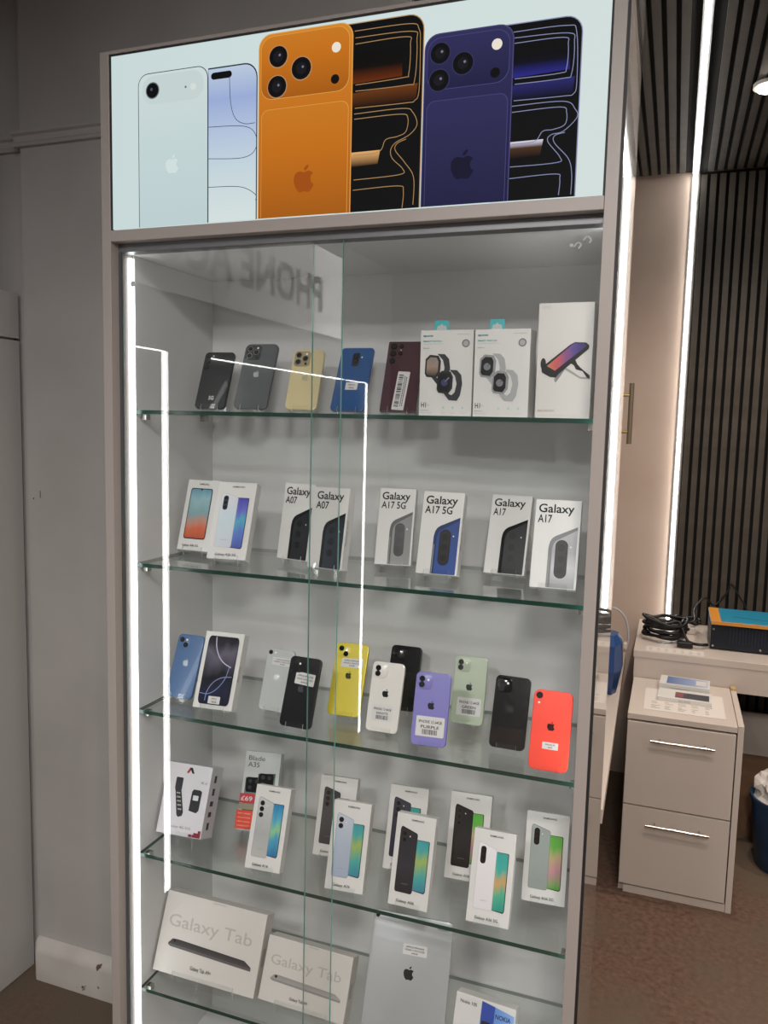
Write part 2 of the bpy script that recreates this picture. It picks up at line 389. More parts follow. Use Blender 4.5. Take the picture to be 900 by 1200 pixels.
def pane(name, x0, x1, y0, y1, z0, z1, mface, medge, ax, parent):
    """glass sheet: big faces mface, rims medge; ax = axis across the sheet"""
    o = box(name, x0, x1, y0, y1, z0, z1, [mface, medge], parent)
    big = {'Z': (0, 1), 'Y': (2, 4), 'X': (3, 5)}[ax]
    for i, q in enumerate(o.data.polygons): q.material_index = 0 if i in big else 1
    return o
d1 = pane('glass_door', 0.002, 0.474, -0.040, -0.034, 0.119, 1.956, GL, EDGE2, 'Y', dc)
d2 = pane('glass_door', 0.411, W-0.002, -0.029, -0.023, 0.119, 1.956, GL, EDGE2, 'Y', dc)
# stickers of the glass maker and a bit of lettering left on the glass
FROST = mat('frosted_mark', 'A8ACAC', 0.6)
flat('glass_mark', circ(0.030, 1.895, 0.006, 16), -0.0403, FROST, d1)
flat('finger_smear', rr(0.866, 0.872, 1.925, 1.930, 0.002, 3), -0.0293, FROST, d2)
ribbon('finger_smear', smoothpath([(0.873, 1.925), (0.878, 1.931), (0.884, 1.928), (0.880, 1.922)]), 0.0022, -0.0293, FROST, d2)
ribbon('finger_smear', smoothpath([(0.887, 1.934), (0.893, 1.940), (0.899, 1.935), (0.897, 1.930)]), 0.0022, -0.0293, FROST, d2)
CLED = emitter('case_led', (0.97, 0.99, 1.0), CASE_LED)
box('led_strip', 0.0003, 0.0045, -0.0155, -0.0015, 0.13, 1.95, CLED, dc)
box('led_strip', W-0.0045, W-0.0003, -0.0155, -0.0015, 0.13, 1.95, CLED, dc)
SZ = [0, 1.647, 1.330, 1.014, 0.692, 0.3775]
for z in SZ[1:]:
    sh = pane('glass_shelf', 0.002, W-0.002, 0.0, DEP-0.001, z-0.004, z+0.004, SHG, EDGE, 'Z', dc)
    sh.data.materials.append(EDGE3); sh.data.polygons[4].material_index = 2
    for x in (0.002, W-0.016):
        for y in (0.018, 0.24):
            c = box('shelf_clip', x, x+0.014, y, y+0.014, z-0.0165, z-0.0045, STEEL, dc, 0.001)
# header light box
sp = box('sign_panel', 0.004, 0.9165, FR+0.003, FR+0.03, 1.9935, 2.3085, gmat('sign_back', [(0, 'CFE0E0'), (0.5, 'D6E6E5'), (1, 'D9E6E4')], 'X', 0.2, SIGN_GLOW), dc)
boxes('sign_gasket', [(0.0005, 0.0035, FR+0.002, FR+0.03, 1.992, 2.3095), (0.917, 0.9195, FR+0.002, FR+0.03, 1.992, 2.3095), (0.0005, 0.9195, FR+0.002, FR+0.03, 2.309, 2.3115)], mat('gasket', '1C1C1E', 0.6), dc)
box('sign_head_rail', 0.0, W, FR, FR+0.03, 2.312, 2.3178, LAM, dc)
def E(name, c, k=1.0):
    n = 'print_'+name
    return gmat(n, [(0, c), (1, c)], 'Z', 0.25, SIGN_GLOW*k) if isinstance(c, str) else gmat(n, c, 'Z', 0.25, SIGN_GLOW*k)
LY = [FR+0.0030]
def pf(name, P, mt, lay=1): return flat(name, P, FR+0.0030-0.00025*lay, mt, sp)
def pr_(name, P, mt, wd=0.0016, lay=4): return ribbon(name, P, wd, FR+0.0030-0.00025*lay, mt, sp)
def top_round(x0, x1, z0, z1, r, n=6, rl=None):
    """outline square at the foot, rounded at the head"""
    rl = r if rl is None else rl; P = [(x0, z0), (x1, z0)]
    for i in range(n+1):
        a = math.radians(90*i/n); P.append((x1-r+r*math.cos(a), z1-r+r*math.sin(a)))
    if rl <= 0: P.append((x0, z1))
    else:
        for i in range(n+1):
            a = math.radians(90+90*i/n); P.append((x0+rl+rl*math.cos(a), z1-rl+rl*math.sin(a)))
    return P
APB = [(.50,.72),(.40,.755),(.30,.77),(.19,.73),(.11,.64),(.08,.52),(.09,.38),(.14,.23),(.22,.10),(.31,.02),(.38,.01),(.46,.04),(.54,.045),(.62,.015),(.70,.01),(.78,.07),(.86,.19),(.90,.28),(.82,.33),(.77,.42),(.77,.53),(.81,.62),(.87,.67),(.81,.73),(.71,.77),(.61,.76)]
APL = [(.50,.79),(.51,.88),(.58,.96),(.68,1.0),(.67,.90),(.60,.81)]
def apple(name, cx, cz, h, y, mt, parent):
    v, f = [], []
    for P in (APB, APL):
        P = P[::-1]
        k = len(v); v += [(cx+(a-.49)*h, y, cz+(b-.5)*h) for a, b in P]; f.append(tuple(range(k, k+len(P))))
    return pyd(name, v, f, mt, parent)
BLKP = E('black', '08080A'); OUTL = E('outline', '30404A')
# pale phone, back and front
pf('printed_phone', top_round(0.0640, 0.2150, 1.9938, 2.2690, 0.022), OUTL, 1)
pf('printed_phone_back', top_round(0.0655, 0.2135, 1.9938, 2.2675, 0.0205), E('airback', [(0, 'C3D6D8'), (0.5, 'C9DBDC'), (1, 'D4E2E0')]), 2)
pf('printed_camera_bar', rr(0.0735, 0.2060, 2.213, 2.2635, 0.024, 7), E('airbar', 'CBDAD9'), 3)
pf('printed_lens', circ(0.0965, 2.2375, 0.0150), E('lensring', '6E7C84'), 4); pf('printed_lens', circ(0.0965, 2.2375, 0.0132), BLKP, 5); pf('printed_lens_glint', circ(0.0945, 2.2395, 0.0028, 12), E('glint', '4A4E66'), 6)
pf('printed_microphone', circ(0.168, 2.236, 0.0022, 10), E('mic', '6F7B7D'), 4); pf('printed_flash', circ(0.184, 2.235, 0.0060, 14), E('airflash', 'DDE4DD'), 4)
apple('printed_logo', 0.138, 2.1035, 0.034, FR+0.003-0.0009, E('airlogo', 'D8E6E6'), sp)
pf('printed_phone', top_round(0.2150, 0.3155, 1.9938, 2.2625, 0.026, rl=0), E('scrrim', '20303C'), 1)
pf('printed_screen', top_round(0.2158, 0.3135, 1.9938, 2.2600, 0.024, rl=0), E('scr', [(0, 'DCE8E6'), (0.35, 'CBDCE4'), (0.6, 'B7C8E4'), (0.8, '9FB2DE'), (1, 'C0D0E4')]), 2)
pf('printed_island', rr(0.2213, 0.2640, 2.2415, 2.2535, 0.0058), BLKP, 3)
for P in ([(0.2593, 2.2421), (0.262, 2.1979), (0.2714, 2.171), (0.2899, 2.1599), (0.3113, 2.1593)], [(0.2158, 2.161), (0.2869, 2.156), (0.3114, 2.1412), (0.3129, 2.1153), (0.2872, 2.1019), (0.2158, 2.106)], [(0.2158, 2.056), (0.2813, 2.0521), (0.3122, 2.0373), (0.3133, 2.0265)]):
    pr_('printed_line', smoothpath(P), OUTL, 0.0011)
def pro(x0, x1, z1, xs1, zs1, body, edge, dark, plate, lensc, lenses, flashp, lidp, logo, strokes, strokec, glow):
    pf('printed_phone', top_round(x1-0.03, xs1, 1.9938, zs1, 0.026, rl=0), strokec, 1)
    pf('printed_screen', top_round(x1-0.03, xs1-0.0016, 1.9938, zs1-0.0016, 0.0245, rl=0), BLKP, 2)
    pf('printed_glow', [(x1, glow[0]-0.004), (x1+0.048, glow[0]-0.002), (x1+0.052, glow[1]), (x1, glow[1])], glow[2], 3)
    pf('printed_glow', [(x1, glow[3]), (x1+0.088, glow[3]+0.003), (x1+0.088, glow[4]), (x1, glow[4])], glow[5], 3)
    pf('printed_band', [(x1, glow[6]), (xs1-0.012, glow[6]+0.001), (xs1-0.009, glow[7]+0.004), (x1, glow[7])], glow[8], 3)
    for P in strokes: pr_('printed_line', smoothpath(P), strokec, 0.0012)
    pf('printed_phone', top_round(x0, x1, 1.9938, z1, 0.024), edge, 5)
    pf('printed_phone_back', top_round(x0+0.0018, x1-0.0018, 1.9938, z1-0.0018, 0.0225), body, 6)
    pf('printed_camera_plate', rr(x0+0.005, x1-0.006, plate[0], plate[1], 0.022, 6), edge, 7)
    pf('printed_camera_plate', rr(x0+0.006, x1-0.007, plate[0]+0.001, plate[1]-0.001, 0.0215, 6), dark, 8)
    pf('printed_back_panel', top_round(x0+0.006, x1-0.006, 1.9938, plate[0]-0.016, 0.014), edge, 7)
    pf('printed_back_panel', top_round(x0+0.007, x1-0.007, 1.9938, plate[0]-0.017, 0.0135), dark, 8)
    for cx, cz, r in lenses:
        pf('printed_lens', circ(cx, cz, r+0.0018), lensc, 9); pf('printed_lens', circ(cx, cz, r), BLKP, 10); pf('printed_lens', circ(cx, cz, r*0.55), E('lensin', '16161E'), 11); pf('printed_lens_glint', circ(cx+0.003, cz+0.002, 0.0022, 10), E('glint2', '7A7A86'), 12)
    pf('printed_flash', circ(*flashp, 0.0085), E('flash', 'F0E8D8'), 9); pf('printed_sensor', circ(*lidp, 0.0078), BLKP, 9)
    apple('printed_logo', logo[0], logo[1], 0.047, FR+0.003-0.00025*9, logo[2], sp)
OS = [[(0.5008, 2.2664), (0.5902, 2.2665), (0.5982, 2.2538), (0.5966, 2.2088), (0.5861, 2.2031), (0.5023, 2.2009)], [(0.5006, 2.2762), (0.5988, 2.2738), (0.6093, 2.2577), (0.607, 2.1969), (0.5924, 2.1906), (0.5025, 2.191)],
 [(0.4991, 2.2872), (0.5955, 2.2859), (0.6122, 2.2757), (0.6153, 2.2516), (0.6151, 2.18), (0.6079, 2.1647), (0.5932, 2.1626), (0.5018, 2.1635)], [(0.501, 2.1459), (0.5817, 2.1459), (0.5968, 2.139), (0.5944, 2.1176), (0.5796, 2.1108), (0.5586, 2.1073), (0.5468, 2.0892), (0.501, 2.0871)],
 [(0.5008, 2.1543), (0.5874, 2.1545), (0.6055, 2.1462), (0.6132, 2.1266), (0.6006, 2.1116), (0.5769, 2.1013), (0.5681, 2.09), (0.5715, 2.076), (0.5901, 2.058), (0.5844, 2.0491), (0.5019, 2.0467)], [(0.5948, 2.1051), (0.5799, 2.0999), (0.576, 2.0893), (0.5928, 2.0687), (0.6097, 2.0428), (0.6098, 1.9989)], [(0.501, 2.0299), (0.5818, 2.0312), (0.5923, 2.0221), (0.5907, 1.9946)]]
pro(0.3180, 0.4970, 2.3040, 0.6215, 2.3005, E('orange', [(0, 'A85C12'), (0.55, 'C9741C'), (1, 'D98A2A')]), E('orangeedge', 'E2A04C'), E('orange2', [(0, 'AA5E12'), (0.6, 'C87218'), (1, 'CE7C22')]), (2.194, 2.299), E('orangering', 'B98A62'),
    [(0.3570, 2.2640, 0.0175), (0.4015, 2.2395, 0.0185), (0.3550, 2.2145, 0.0180)], (0.4665, 2.2655), (0.4650, 2.2145), (0.4085, 2.056, E('orangelogo', 'A4500E')), OS, E('goldline', 'B08A5A'),
    (2.072, 2.092, E('glowo', [(0, '140A04'), (1, 'E8B070')]), 2.203, 2.252, E('glowo2', [(0, '6A2C08'), (0.5, '0A0604'), (1, '050505')]), 2.164, 2.188, E('glowo3', [(0, '1A0C04'), (1, '6E3A14')])))
NS = [[(0.7708, 2.2325), (0.8458, 2.2317), (0.8541, 2.2207), (0.8531, 2.1859), (0.843, 2.1796), (0.773, 2.1792)], [(0.7704, 2.2406), (0.8533, 2.2371), (0.8633, 2.2219), (0.8613, 2.1774), (0.8486, 2.1714), (0.7733, 2.171)],
 [(0.7684, 2.2495), (0.8501, 2.2484), (0.8661, 2.2364), (0.8697, 2.164), (0.8654, 2.1469), (0.8499, 2.1451), (0.7727, 2.1464)], [(0.7707, 2.1291), (0.8454, 2.1295), (0.8563, 2.1202), (0.8545, 2.1027), (0.8364, 2.0969), (0.8206, 2.0958), (0.8079, 2.0816), (0.7711, 2.0803)],
 [(0.7703, 2.1384), (0.8502, 2.1375), (0.8691, 2.124), (0.8723, 2.111), (0.8524, 2.0928), (0.8341, 2.0894), (0.8293, 2.0796), (0.8489, 2.0549), (0.844, 2.0466), (0.7709, 2.0459)], [(0.8551, 2.091), (0.8395, 2.0874), (0.84, 2.0761), (0.8622, 2.0512), (0.8685, 2.0277), (0.8685, 1.9969)], [(0.7705, 2.0281), (0.8422, 2.0297), (0.8505, 2.0214), (0.8495, 1.9972)]]
pro(0.6230, 0.7700, 2.2640, 0.8755, 2.2625, E('navy', [(0, '1C1B40'), (0.5, '26254E'), (1, '33305C')]), E('navyedge', '4A477A'), E('navy2', [(0, '201F44'), (0.6, '2A2A52'), (1, '302E5A')]), (2.176, 2.257), E('navyring', '34325A'),
    [(0.6500, 2.2325, 0.0160), (0.6885, 2.2125, 0.0168), (0.6492, 2.1910, 0.0165)], (0.7430, 2.2345), (0.7415, 2.1920), (0.6925, 2.0560, E('navylogo', '15142E')), NS, E('blueline', '8A90B4'),
    (2.062, 2.084, E('glown', [(0, '0C0806'), (0.6, '4A3020'), (1, 'E0DCEC')]), 2.181, 2.215, E('glown2', [(0, '2A2A8A'), (0.6, '0A0A1C'), (1, '050508')]), 2.147, 2.169, E('glown3', [(0, '0A0A1A'), (1, '2A2A70')])))

# ------------------------------------------------------------------ stock on the shelves
def frame_of(x, y, z, yaw, lean):
    return (x, y, z), (-math.radians(lean), 0, math.radians(yaw))
def stand(x, y, zs, yaw, lean, w, h, t, zoff, what, wide=0.5, full=False):
    """bent clear acrylic easel: lip, ledge, back plate, rear strut"""
    o = empty('display_stand', (x, y, zs), 'clear acrylic display easel holding up the '+what, 'stand', 'acrylic display easels', rot=(0, 0, math.radians(yaw)))
    L = math.radians(lean); cy, sy = math.cos(L), math.sin(L)
    def P(a, b): return (a*cy+b*sy, zoff-a*sy+b*cy)          # (depth, up) in the item's tilted frame -> y,z over the shelf
    th = 0.0022; g = 0.0004; hw = w*wide/2; ph = min(h*0.62, h-0.02)
    prof = [P(-th-g, min(0.009, h*0.1)), P(-th-g, -th-g), P(t+g+th, -th-g), P(t+g+th, ph), P(t+g, ph), P(t+g, -g), P(-g, -g), P(-g, min(0.009, h*0.1))]
    lo = min(q[1] for q in prof); dz = -lo if lo < 0.0002 else 0
    def ext(name, pr, x0, x1, parent):
        n = len(pr); v = [(xx, a, b+dz*0) for xx in (x0, x1) for a, b in pr]
        f = [tuple(range(n)), tuple(reversed(range(n, 2*n)))]+[(i, n+i, n+(i+1) % n, (i+1) % n) for i in range(n)]
        ob = pyd(name, v, f, [ACR, ACE], parent)
        for i, q in enumerate(ob.data.polygons): q.material_index = 1 if i in (0, 1) else 0
        return ob
    ext('easel_sheet', prof, -hw, hw, o)
    top = P(t+g+th+0.0002, ph*0.8); foot = (min(top[0]+0.022, 0.275-y), 0.0002)
    ext('rear_strut', [top, (top[0]+0.002, top[1]), (foot[0]+0.002, foot[1]), foot], -hw*0.7, hw*0.7, o)
    f0 = P(0.002, -th-g-0.0002)
    if f0[1] > 0.003: ext('front_foot', [(f0[0], 0.0002), (f0[0]+0.0022, 0.0002), (f0[0]+0.0022, f0[1]-0.0012), (f0[0], f0[1])], -hw, hw, o)
    return o
def lens(parent, cx, cz, r, y, proud=0.0012, ring=LENSR):
    a = cyl('lens', (cx, y, cz), r, proud, ring, parent, axis='Y', n=20)
    cyl('lens_glass', (cx, y-proud-0.0001, cz), r*0.78, 0.0003, LENSB, a, axis='Y', n=18)
def sticker(parent, cx, cz, w, h, y, lines, bars=True, roll=0.0, vertical=False):
    s = slab('price_sticker', rr(-w/2, w/2, -h/2, h/2, min(w, h)*0.06, 3), -0.0002, 0, STICK, parent)
    s.location = (cx, y, cz); s.rotation_euler = (0, math.radians(roll), 0)
    n = len(lines)
    if vertical:
        L = []; z = -h*0.42
        while z < h*0.42:
            q = random.choice((0.0008, 0.0014, 0.0022)); L.append((-w*0.36, w*0.02, -0.0004, -0.00025, z, z+q)); z += q+random.choice((0.0009, 0.0014, 0.002))
        boxes('barcode', L, INK, s)
        L = []
        for xx in (w*0.12, w*0.26):
            z = -h*0.40
            while z < h*0.36:
                q = random.uniform(0.0015, 0.004); L.append((xx, xx+w*0.07, -0.0004, -0.00025, z, z+q)); z += q+0.0011
        boxes('small_print', L, INK, s); return s
    top = h*0.36; step = h*(0.26 if bars else 0.8/max(n, 1))
    for i, t in enumerate(lines):
        wd = min(w*0.82, len(t)*h*0.16); text('sticker_text', t, -wd/2, wd, top-step*(i+0.75), step*0.55, -0.0004, INK, s, weight=0.012)
    if bars:
        L = []; x = -w*0.27
        while x < w*0.27:
            q = random.choice((0.0005, 0.0009, 0.0013)); L.append((x, x+q, -0.0004, -0.00025, -h*0.40, -h*0.40+h*0.25)); x += q+random.choice((0.0006, 0.001))
        boxes('barcode', L, INK, s)
    return s
def phone(label, x, y, yaw, lean, w, h, shelf, color, what, cam='dual', logo=None, rough=0.22, stick=None, rcorner=0.0095, rim=None, roll=None):
    w, h = w/1000, h/1000; t = 0.0078; zs = SZ[shelf]+0.0042; zo = 0.0088
    loc, rot = frame_of(x, y, zs+zo, yaw, lean)
    o = empty('phone', loc, label, 'phone', 'display phones on the glass shelves', rot)
    nm = 'phone_'+color
    slab('body', rr(-w/2, w/2, 0, h, rcorner, 6), 0, t, rim or mat(nm+'_rim', color, 0.3, 0.3), o, 0.0011)
    slab('back_glass', rr(-w/2+0.0012, w/2-0.0012, 0.0012, h-0.0012, rcorner-0.001, 6), -0.0005, -0.0001, mat(nm, color, rough, 0, 0.3), o)
    y0 = -0.0006
    if cam in ('dual', 'diag', 'pro'):
        s = 0.028 if cam != 'pro' else 0.036
        cx0, cz1 = -w/2+0.0045, h-0.0045
        b = slab('camera_bump', rr(cx0, cx0+s, cz1-s, cz1, 0.0075, 5), y0-0.0012, y0, mat(nm, color, rough, 0, 0.6) if cam != 'pro' else mat(nm+'_bump', color, 0.12, 0.5, 0.6), o, 0.0004)
        yl = -0.0014-0.0006
        if cam == 'dual': L = [(0.0085, 0.0085), (0.0085, 0.0195)]; fl = (0.0205, 0.010)
        elif cam == 'diag': L = [(0.0085, 0.0085), (0.0195, 0.0195)]; fl = (0.0205, 0.008)
        else: L = [(0.010, 0.010), (0.010, 0.026), (0.0255, 0.018)]; fl = (0.027, 0.007)
        for a, q in L: lens(b, cx0+a, cz1-q, 0.0056 if cam != 'pro' else 0.0068, yl, 0.0012, LENSR if cam != 'pro' else STEEL)
        cyl('flash', (cx0+fl[0], yl, cz1-fl[1]), 0.0022, 0.0003, FLASH, b, axis='Y', n=12)
        if cam == 'pro': cyl('sensor', (cx0+0.027, yl, cz1-0.030), 0.0028, 0.0003, LENSB, b, axis='Y', n=12)
    elif cam == 'single':
        lens(o, -w/2+0.0105, h-0.0105, 0.0060, y0); cyl('flash', (-w/2+0.0105, y0, h-0.0235), 0.0020, 0.0003, FLASH, o, axis='Y', n=12)
    elif cam == 'wide':
        lens(o, -w/2+0.0085, h-0.0085, 0.0046, y0); cyl('flash', (-w/2+0.0200, y0, h-0.0085), 0.0022, 0.0003, FLASH, o, axis='Y', n=12)
    elif cam == 'three':
        for k in range(3): lens(o, -w/2+0.0105, h-0.0115-0.0135*k, 0.0048, y0)
        cyl('flash', (-w/2+0.0215, y0, h-0.0105), 0.0016, 0.0003, FLASH, o, axis='Y', n=12)
    elif cam == 'five':
        for k in range(3): lens(o, -w/2+0.0125, h-0.0125-0.0165*k, 0.0066, y0)
        lens(o, -w/2+0.0285, h-0.0125, 0.0044, y0); lens(o, -w/2+0.0285, h-0.0285, 0.0044, y0)
        cyl('flash', (-w/2+0.0285, y0, h-0.0205), 0.0012, 0.0003, FLASH, o, axis='Y', n=10)
    elif cam == 'centre':
        b = slab('camera_bump', rr(-0.0075, 0.0075, h-0.046, h-0.014, 0.003, 4), y0-0.0008, y0, DARKMET, o, 0.0002)
        lens(b, 0, h-0.0215, 0.0055, -0.0016); lens(b, 0, h-0.0345, 0.0055, -0.0016)
        cyl('flash', (0.0125, y0, h-0.024), 0.0018, 0.0003, FLASH, o, axis='Y', n=10)
    if logo == 'word': text('logo', '5G', -0.006, 0.012, h*0.145, 0.009, y0-0.0001, STICK, o, 0.03)
    elif logo: apple('logo', 0, h*(0.555 if cam != 'pro' else 0.53), 0.0165, y0-0.0001, mat('logo_'+logo, logo, 0.25, 0.5), o)
    if stick: sticker(o, stick[0]*w, stick[1]*h, stick[2]*w, stick[3]*h, y0-0.0001, stick[4], stick[5] if len(stick) > 5 else True, stick[6] if len(stick) > 6 else 0, stick[7] if len(stick) > 7 else False)
    stand(x, y, zs, yaw, lean, w, h, t, zo, what, 0.55)
    return o
LB = ['APPLE IPHONE', 'GRADE A UNLOCKED', '64GB']
# shelf 1
phone('matt black phone with three small lenses in a column and a white badge', .084, .147, 7.0, 25.6, 71.2, 139.4, 1, '1D1E20', 'matt black phone', 'three', 'word', 0.4)
phone('large graphite phone with chrome triple camera on the top shelf', .188, .138, 3.0, 24.4, 78.1, 156.2, 1, '55585A', 'graphite phone', 'pro', 'C9CACA', 0.3, rcorner=.012)
phone('pale gold phone with triple camera on the top shelf', .303, .148, 6.3, 23.8, 70.2, 140.9, 1, 'CDBF93', 'pale gold phone', 'pro', 'E2D9B4', 0.3, rcorner=.012)
phone('shiny royal blue phone with a central upright camera and small sticker', .406, .151, 3.0, 27.8, 72.9, 151.1, 1, '1F4E86', 'royal blue phone', 'centre', None, 0.10, (0.02, 0.38, 0.36, 0.115, ['PRICE', 'SALE'], False), rcorner=.008)
phone('burgundy square-cornered phone with a tall barcode label on its back', .516, .152, 4.2, 23.7, 74.5, 158.3, 1, '43242D', 'burgundy phone', 'five', None, 0.3, (0.03, 0.29, 0.34, 0.54, [], True, 3, True), rcorner=.003)
# shelf 3
phone('steel blue phone half behind a boxed phone, two lenses set diagonally', .052, .073, -.4, 23.4, 66.2, 139.3, 3, '4B6A94', 'steel blue phone', 'diag', 'C4CED8', 0.3)
phone('silver white slim phone with one small lens, behind a black phone', .277, .081, -3.0, 19.1, 65.2, 129.6, 3, 'B7BBBA', 'silver phone', 'wide', 'F2F2F0', 0.2, (0.12, 0.80, 0.78, 0.13, LB, False))
phone('black phone with white text sticker standing by the overlapping glass doors', .362, .017, -2.7, 20.8, 70.5, 140.1, 3, '0E1013', 'black stickered phone', 'dual', '4A4C50', 0.08, (0.08, 0.69, 0.62, 0.17, LB, False, 3))
phone('bright yellow phone with two diagonal lenses and white sticker', .426, .115, 3.8, 24.3, 72.2, 152.5, 3, 'D3C22C', 'yellow phone', 'diag', '3A3510', 0.3, (0.06, 0.725, 0.66, 0.125, LB, False), rcorner=.011)
phone('white phone with black logo and barcode label', .530, .063, 1.6, 19.4, 67.0, 137.1, 3, 'DDDAD4', 'white phone', 'dual', '1C1C1E', 0.25, (-0.03, 0.27, 0.66, 0.23, ['IPHONE 12 64GB', 'WHITE']))
phone('plain black phone behind the white phone', .523, .194, 1.4, 22.0, 69.0, 137.7, 3, '0C0D10', 'plain black phone behind the white one', 'dual', '2A2B2E', 0.12)
phone('lavender purple phone with large barcode label', .636, .032, 4.3, 17.8, 69.0, 137.9, 3, '7D79BC', 'purple phone', 'dual', '2A2630', 0.3, (0.02, 0.265, 0.80, 0.27, ['IPHONE 12 64GB', 'PURPLE']))
phone('pale sage green phone with barcode label', .676, .171, 3.1, 18.6, 68.0, 137.9, 3, 'AEBBA4', 'sage green phone', 'dual', '26302A', 0.3, (0.04, 0.26, 0.74, 0.26, ['IPHONE 12 64GB', 'GREEN']))
phone('glossy black phone without label beside the coral red phone', .777, .079, -1.3, 20.2, 68.1, 136.3, 3, '08090C', 'glossy black phone beside the red one', 'dual', '1E1F22', 0.06)
phone('coral red phone with a single lens and small white tag', .865, .010, .3, 18.4, 70.3, 140.7, 3, 'F0442F', 'coral red phone', 'single', '2A1512', 0.3, (0.02, 0.31, 0.40, 0.085, ['IPHONE XR', '64GB'], False), rcorner=.012)

CARD_SIDE = mat('carton_side', 'E2DFDA', 0.5)
def carton(name, label, x, y, yaw, lean, w, h, t, shelf, what, zo=None, cat='box', group='boxed phones on the glass shelves', mt=None, stnd=True):
    w, h = w/1000, h/1000; zs = SZ[shelf]+0.0042
    if zo is None: zo = 0.0128
    if stnd: zo = max(zo, (t+0.0026)*math.sin(math.radians(lean))+0.0026*math.cos(math.radians(lean))+0.0004)
    loc, rot = frame_of(x, y, zs+zo, yaw, lean)
    o = empty(name, loc, label, cat, group, rot)
    box('carton', -w/2, w/2, 0, t, 0, h, mt or CARD, o, 0.0007)
    o['wh'] = (w, h); del o['wh']
    if stnd: stand(x, y, zs, yaw, lean, w, h, t, zo, what, 0.6)
    class F: pass
    F.o, F.w, F.h, F.t = o, w, h, t
    return F
def dec(F, name, P, mt, lay=1, parent=None):
    return flat(name, [((u-.5)*F.w, v*F.h) for u, v in P], -0.0002-0.0002*lay, mt, parent or F.o)
def dtext(F, name, s, u0, u1, v0, cap, mt=None, wt=0.0, lay=1):
    return text(name, s, (u0-.5)*F.w, (u1-u0)*F.w, v0*F.h, cap*F.h, -0.0002-0.0002*lay, mt or INK, F.o, wt)
def sidetext(F, s, v0, v1, mt=None):
    t_ = text('side_text', s, 0, (v1-v0)*F.h, 0, F.t*0.28, 0, mt or GREYINK, F.o)
    t_.rotation_euler = (0, math.radians(-90), math.radians(90)); t_.location = (F.w/2+0.0004, F.t*0.36, v0*F.h)
    return t_
def dcirc(F, name, u, v, r, mt, lay, n=16):
    return flat(name, circ((u-.5)*F.w, v*F.h, r, n), -0.0002-0.0002*lay, mt, F.o)
def dpill(F, name, u0, u1, v0, v1, mt, lay):
    x0, x1, z0, z1 = (u0-.5)*F.w, (u1-.5)*F.w, v0*F.h, v1*F.h
    return flat(name, rr(x0, x1, z0, z1, min(x1-x0, z1-z0)/2*0.98, 7), -0.0002-0.0002*lay, mt, F.o)
# shelf 2: close-up boxes
def bigprint(F, line2, u2, frame, back, pill=None, lens_=None):
    dtext(F, 'title_text', 'Galaxy', .075, .85, .852, .095, wt=.016); dtext(F, 'title_text', line2, .07, u2, .735, .088, wt=.016)
    dec(F, 'printed_phone', [(.35, .01), (.95, .01), (.95, .70), (.48, .585), (.42, .56), (.375, .52), (.35, .45)], frame, 1)
    dec(F, 'printed_phone_back', [(.43, .01), (.95, .01), (.95, .665), (.53, .54), (.475, .515), (.445, .48), (.43, .43)], back, 2)
    dec(F, 'printed_phone_key', [(.365, .01), (.39, .01), (.39, .36), (.365, .36)], INK if pill is None else GREYINK, 2)
    if pill:
        dpill(F, 'printed_camera', .50, .77, .115, .545, pill[0], 3); dpill(F, 'printed_camera', .52, .75, .125, .535, pill[1], 4)
        for k in range(3): dcirc(F, 'printed_lens', .635, .205+.125*k, .0066, mat('print_lens', '0C0C0E', 0.3), 5)
    else:
        for k in range(3): dcirc(F, 'printed_lens', .62, .20+.14*k, .0072, mat('print_lens', '0C0C0E', 0.3), 5)
    dcirc(F, 'printed_flash', .83, .47, .0013, FLASH, 5, 10)
PKD = mat('print_black', '17181A', 0.35); PK2 = gmat('print_blackback', [(0, '1B1D20'), (.5, '24272B'), (1, '0F1012')], 'Z', .35)
PNV = gmat('print_slate', [(0, '2A313C'), (.6, '222B36'), (1, '161A20')], 'Z', .35)
PGY = gmat('print_grey', [(0, '8A8B8A'), (1, '7C7D7C')], 'Z', .35); PGD = mat('print_greyframe', '4E4F50', .35)
PBL = gmat('print_blue', [(0, '2E4C90'), (1, '27427F')], 'Z', .35); PBD = mat('print_blueframe', '1C2F5E', .35)
PSV = gmat('print_silver', [(0, '8E8E90'), (.35, 'BDBDBF'), (.6, '9D9DA0'), (1, 'A9A9AC')], 'Z', .35); PSD = mat('print_silverframe', '77777A', .35)
PILL = (mat('print_pillrim', '0B0B0C', .3), mat('print_pill', '1E1F20', .3))
G2 = 'boxed phones on the second glass shelf'
F = carton('phone_box', 'white phone box picturing an orange and teal screen, behind another box', .056, .123, -3.2, 16.6, 82.8, 159.7, .022, 2, 'box with the orange screen picture', group=G2)
dtext(F, 'brand_text', 'SAMSUNG', .38, .68, .93, .022, wt=.02)
dec(F, 'printed_phone', [((x), z) for x, z in rr(.14, .84, .16, .88, .05)], mat('print_rim', '1A1A1C', .3), 1)
dec(F, 'printed_screen', rr(.165, .815, .175, .868, .04), gmat('scr_orange', [(0, 'B5563C'), (.22, 'C8684C'), (.34, 'B98A78'), (.5, '7FA0A4'), (.8, '8FB2BA'), (1, '5F93A4')], 'Z', .3, wob=.25), 2)
dcirc(F, 'printed_notch', .49, .863, .0022, INK, 3, 10)
dtext(F, 'model_text', 'Galaxy A06 5G', .15, .66, .055, .03, wt=.015)
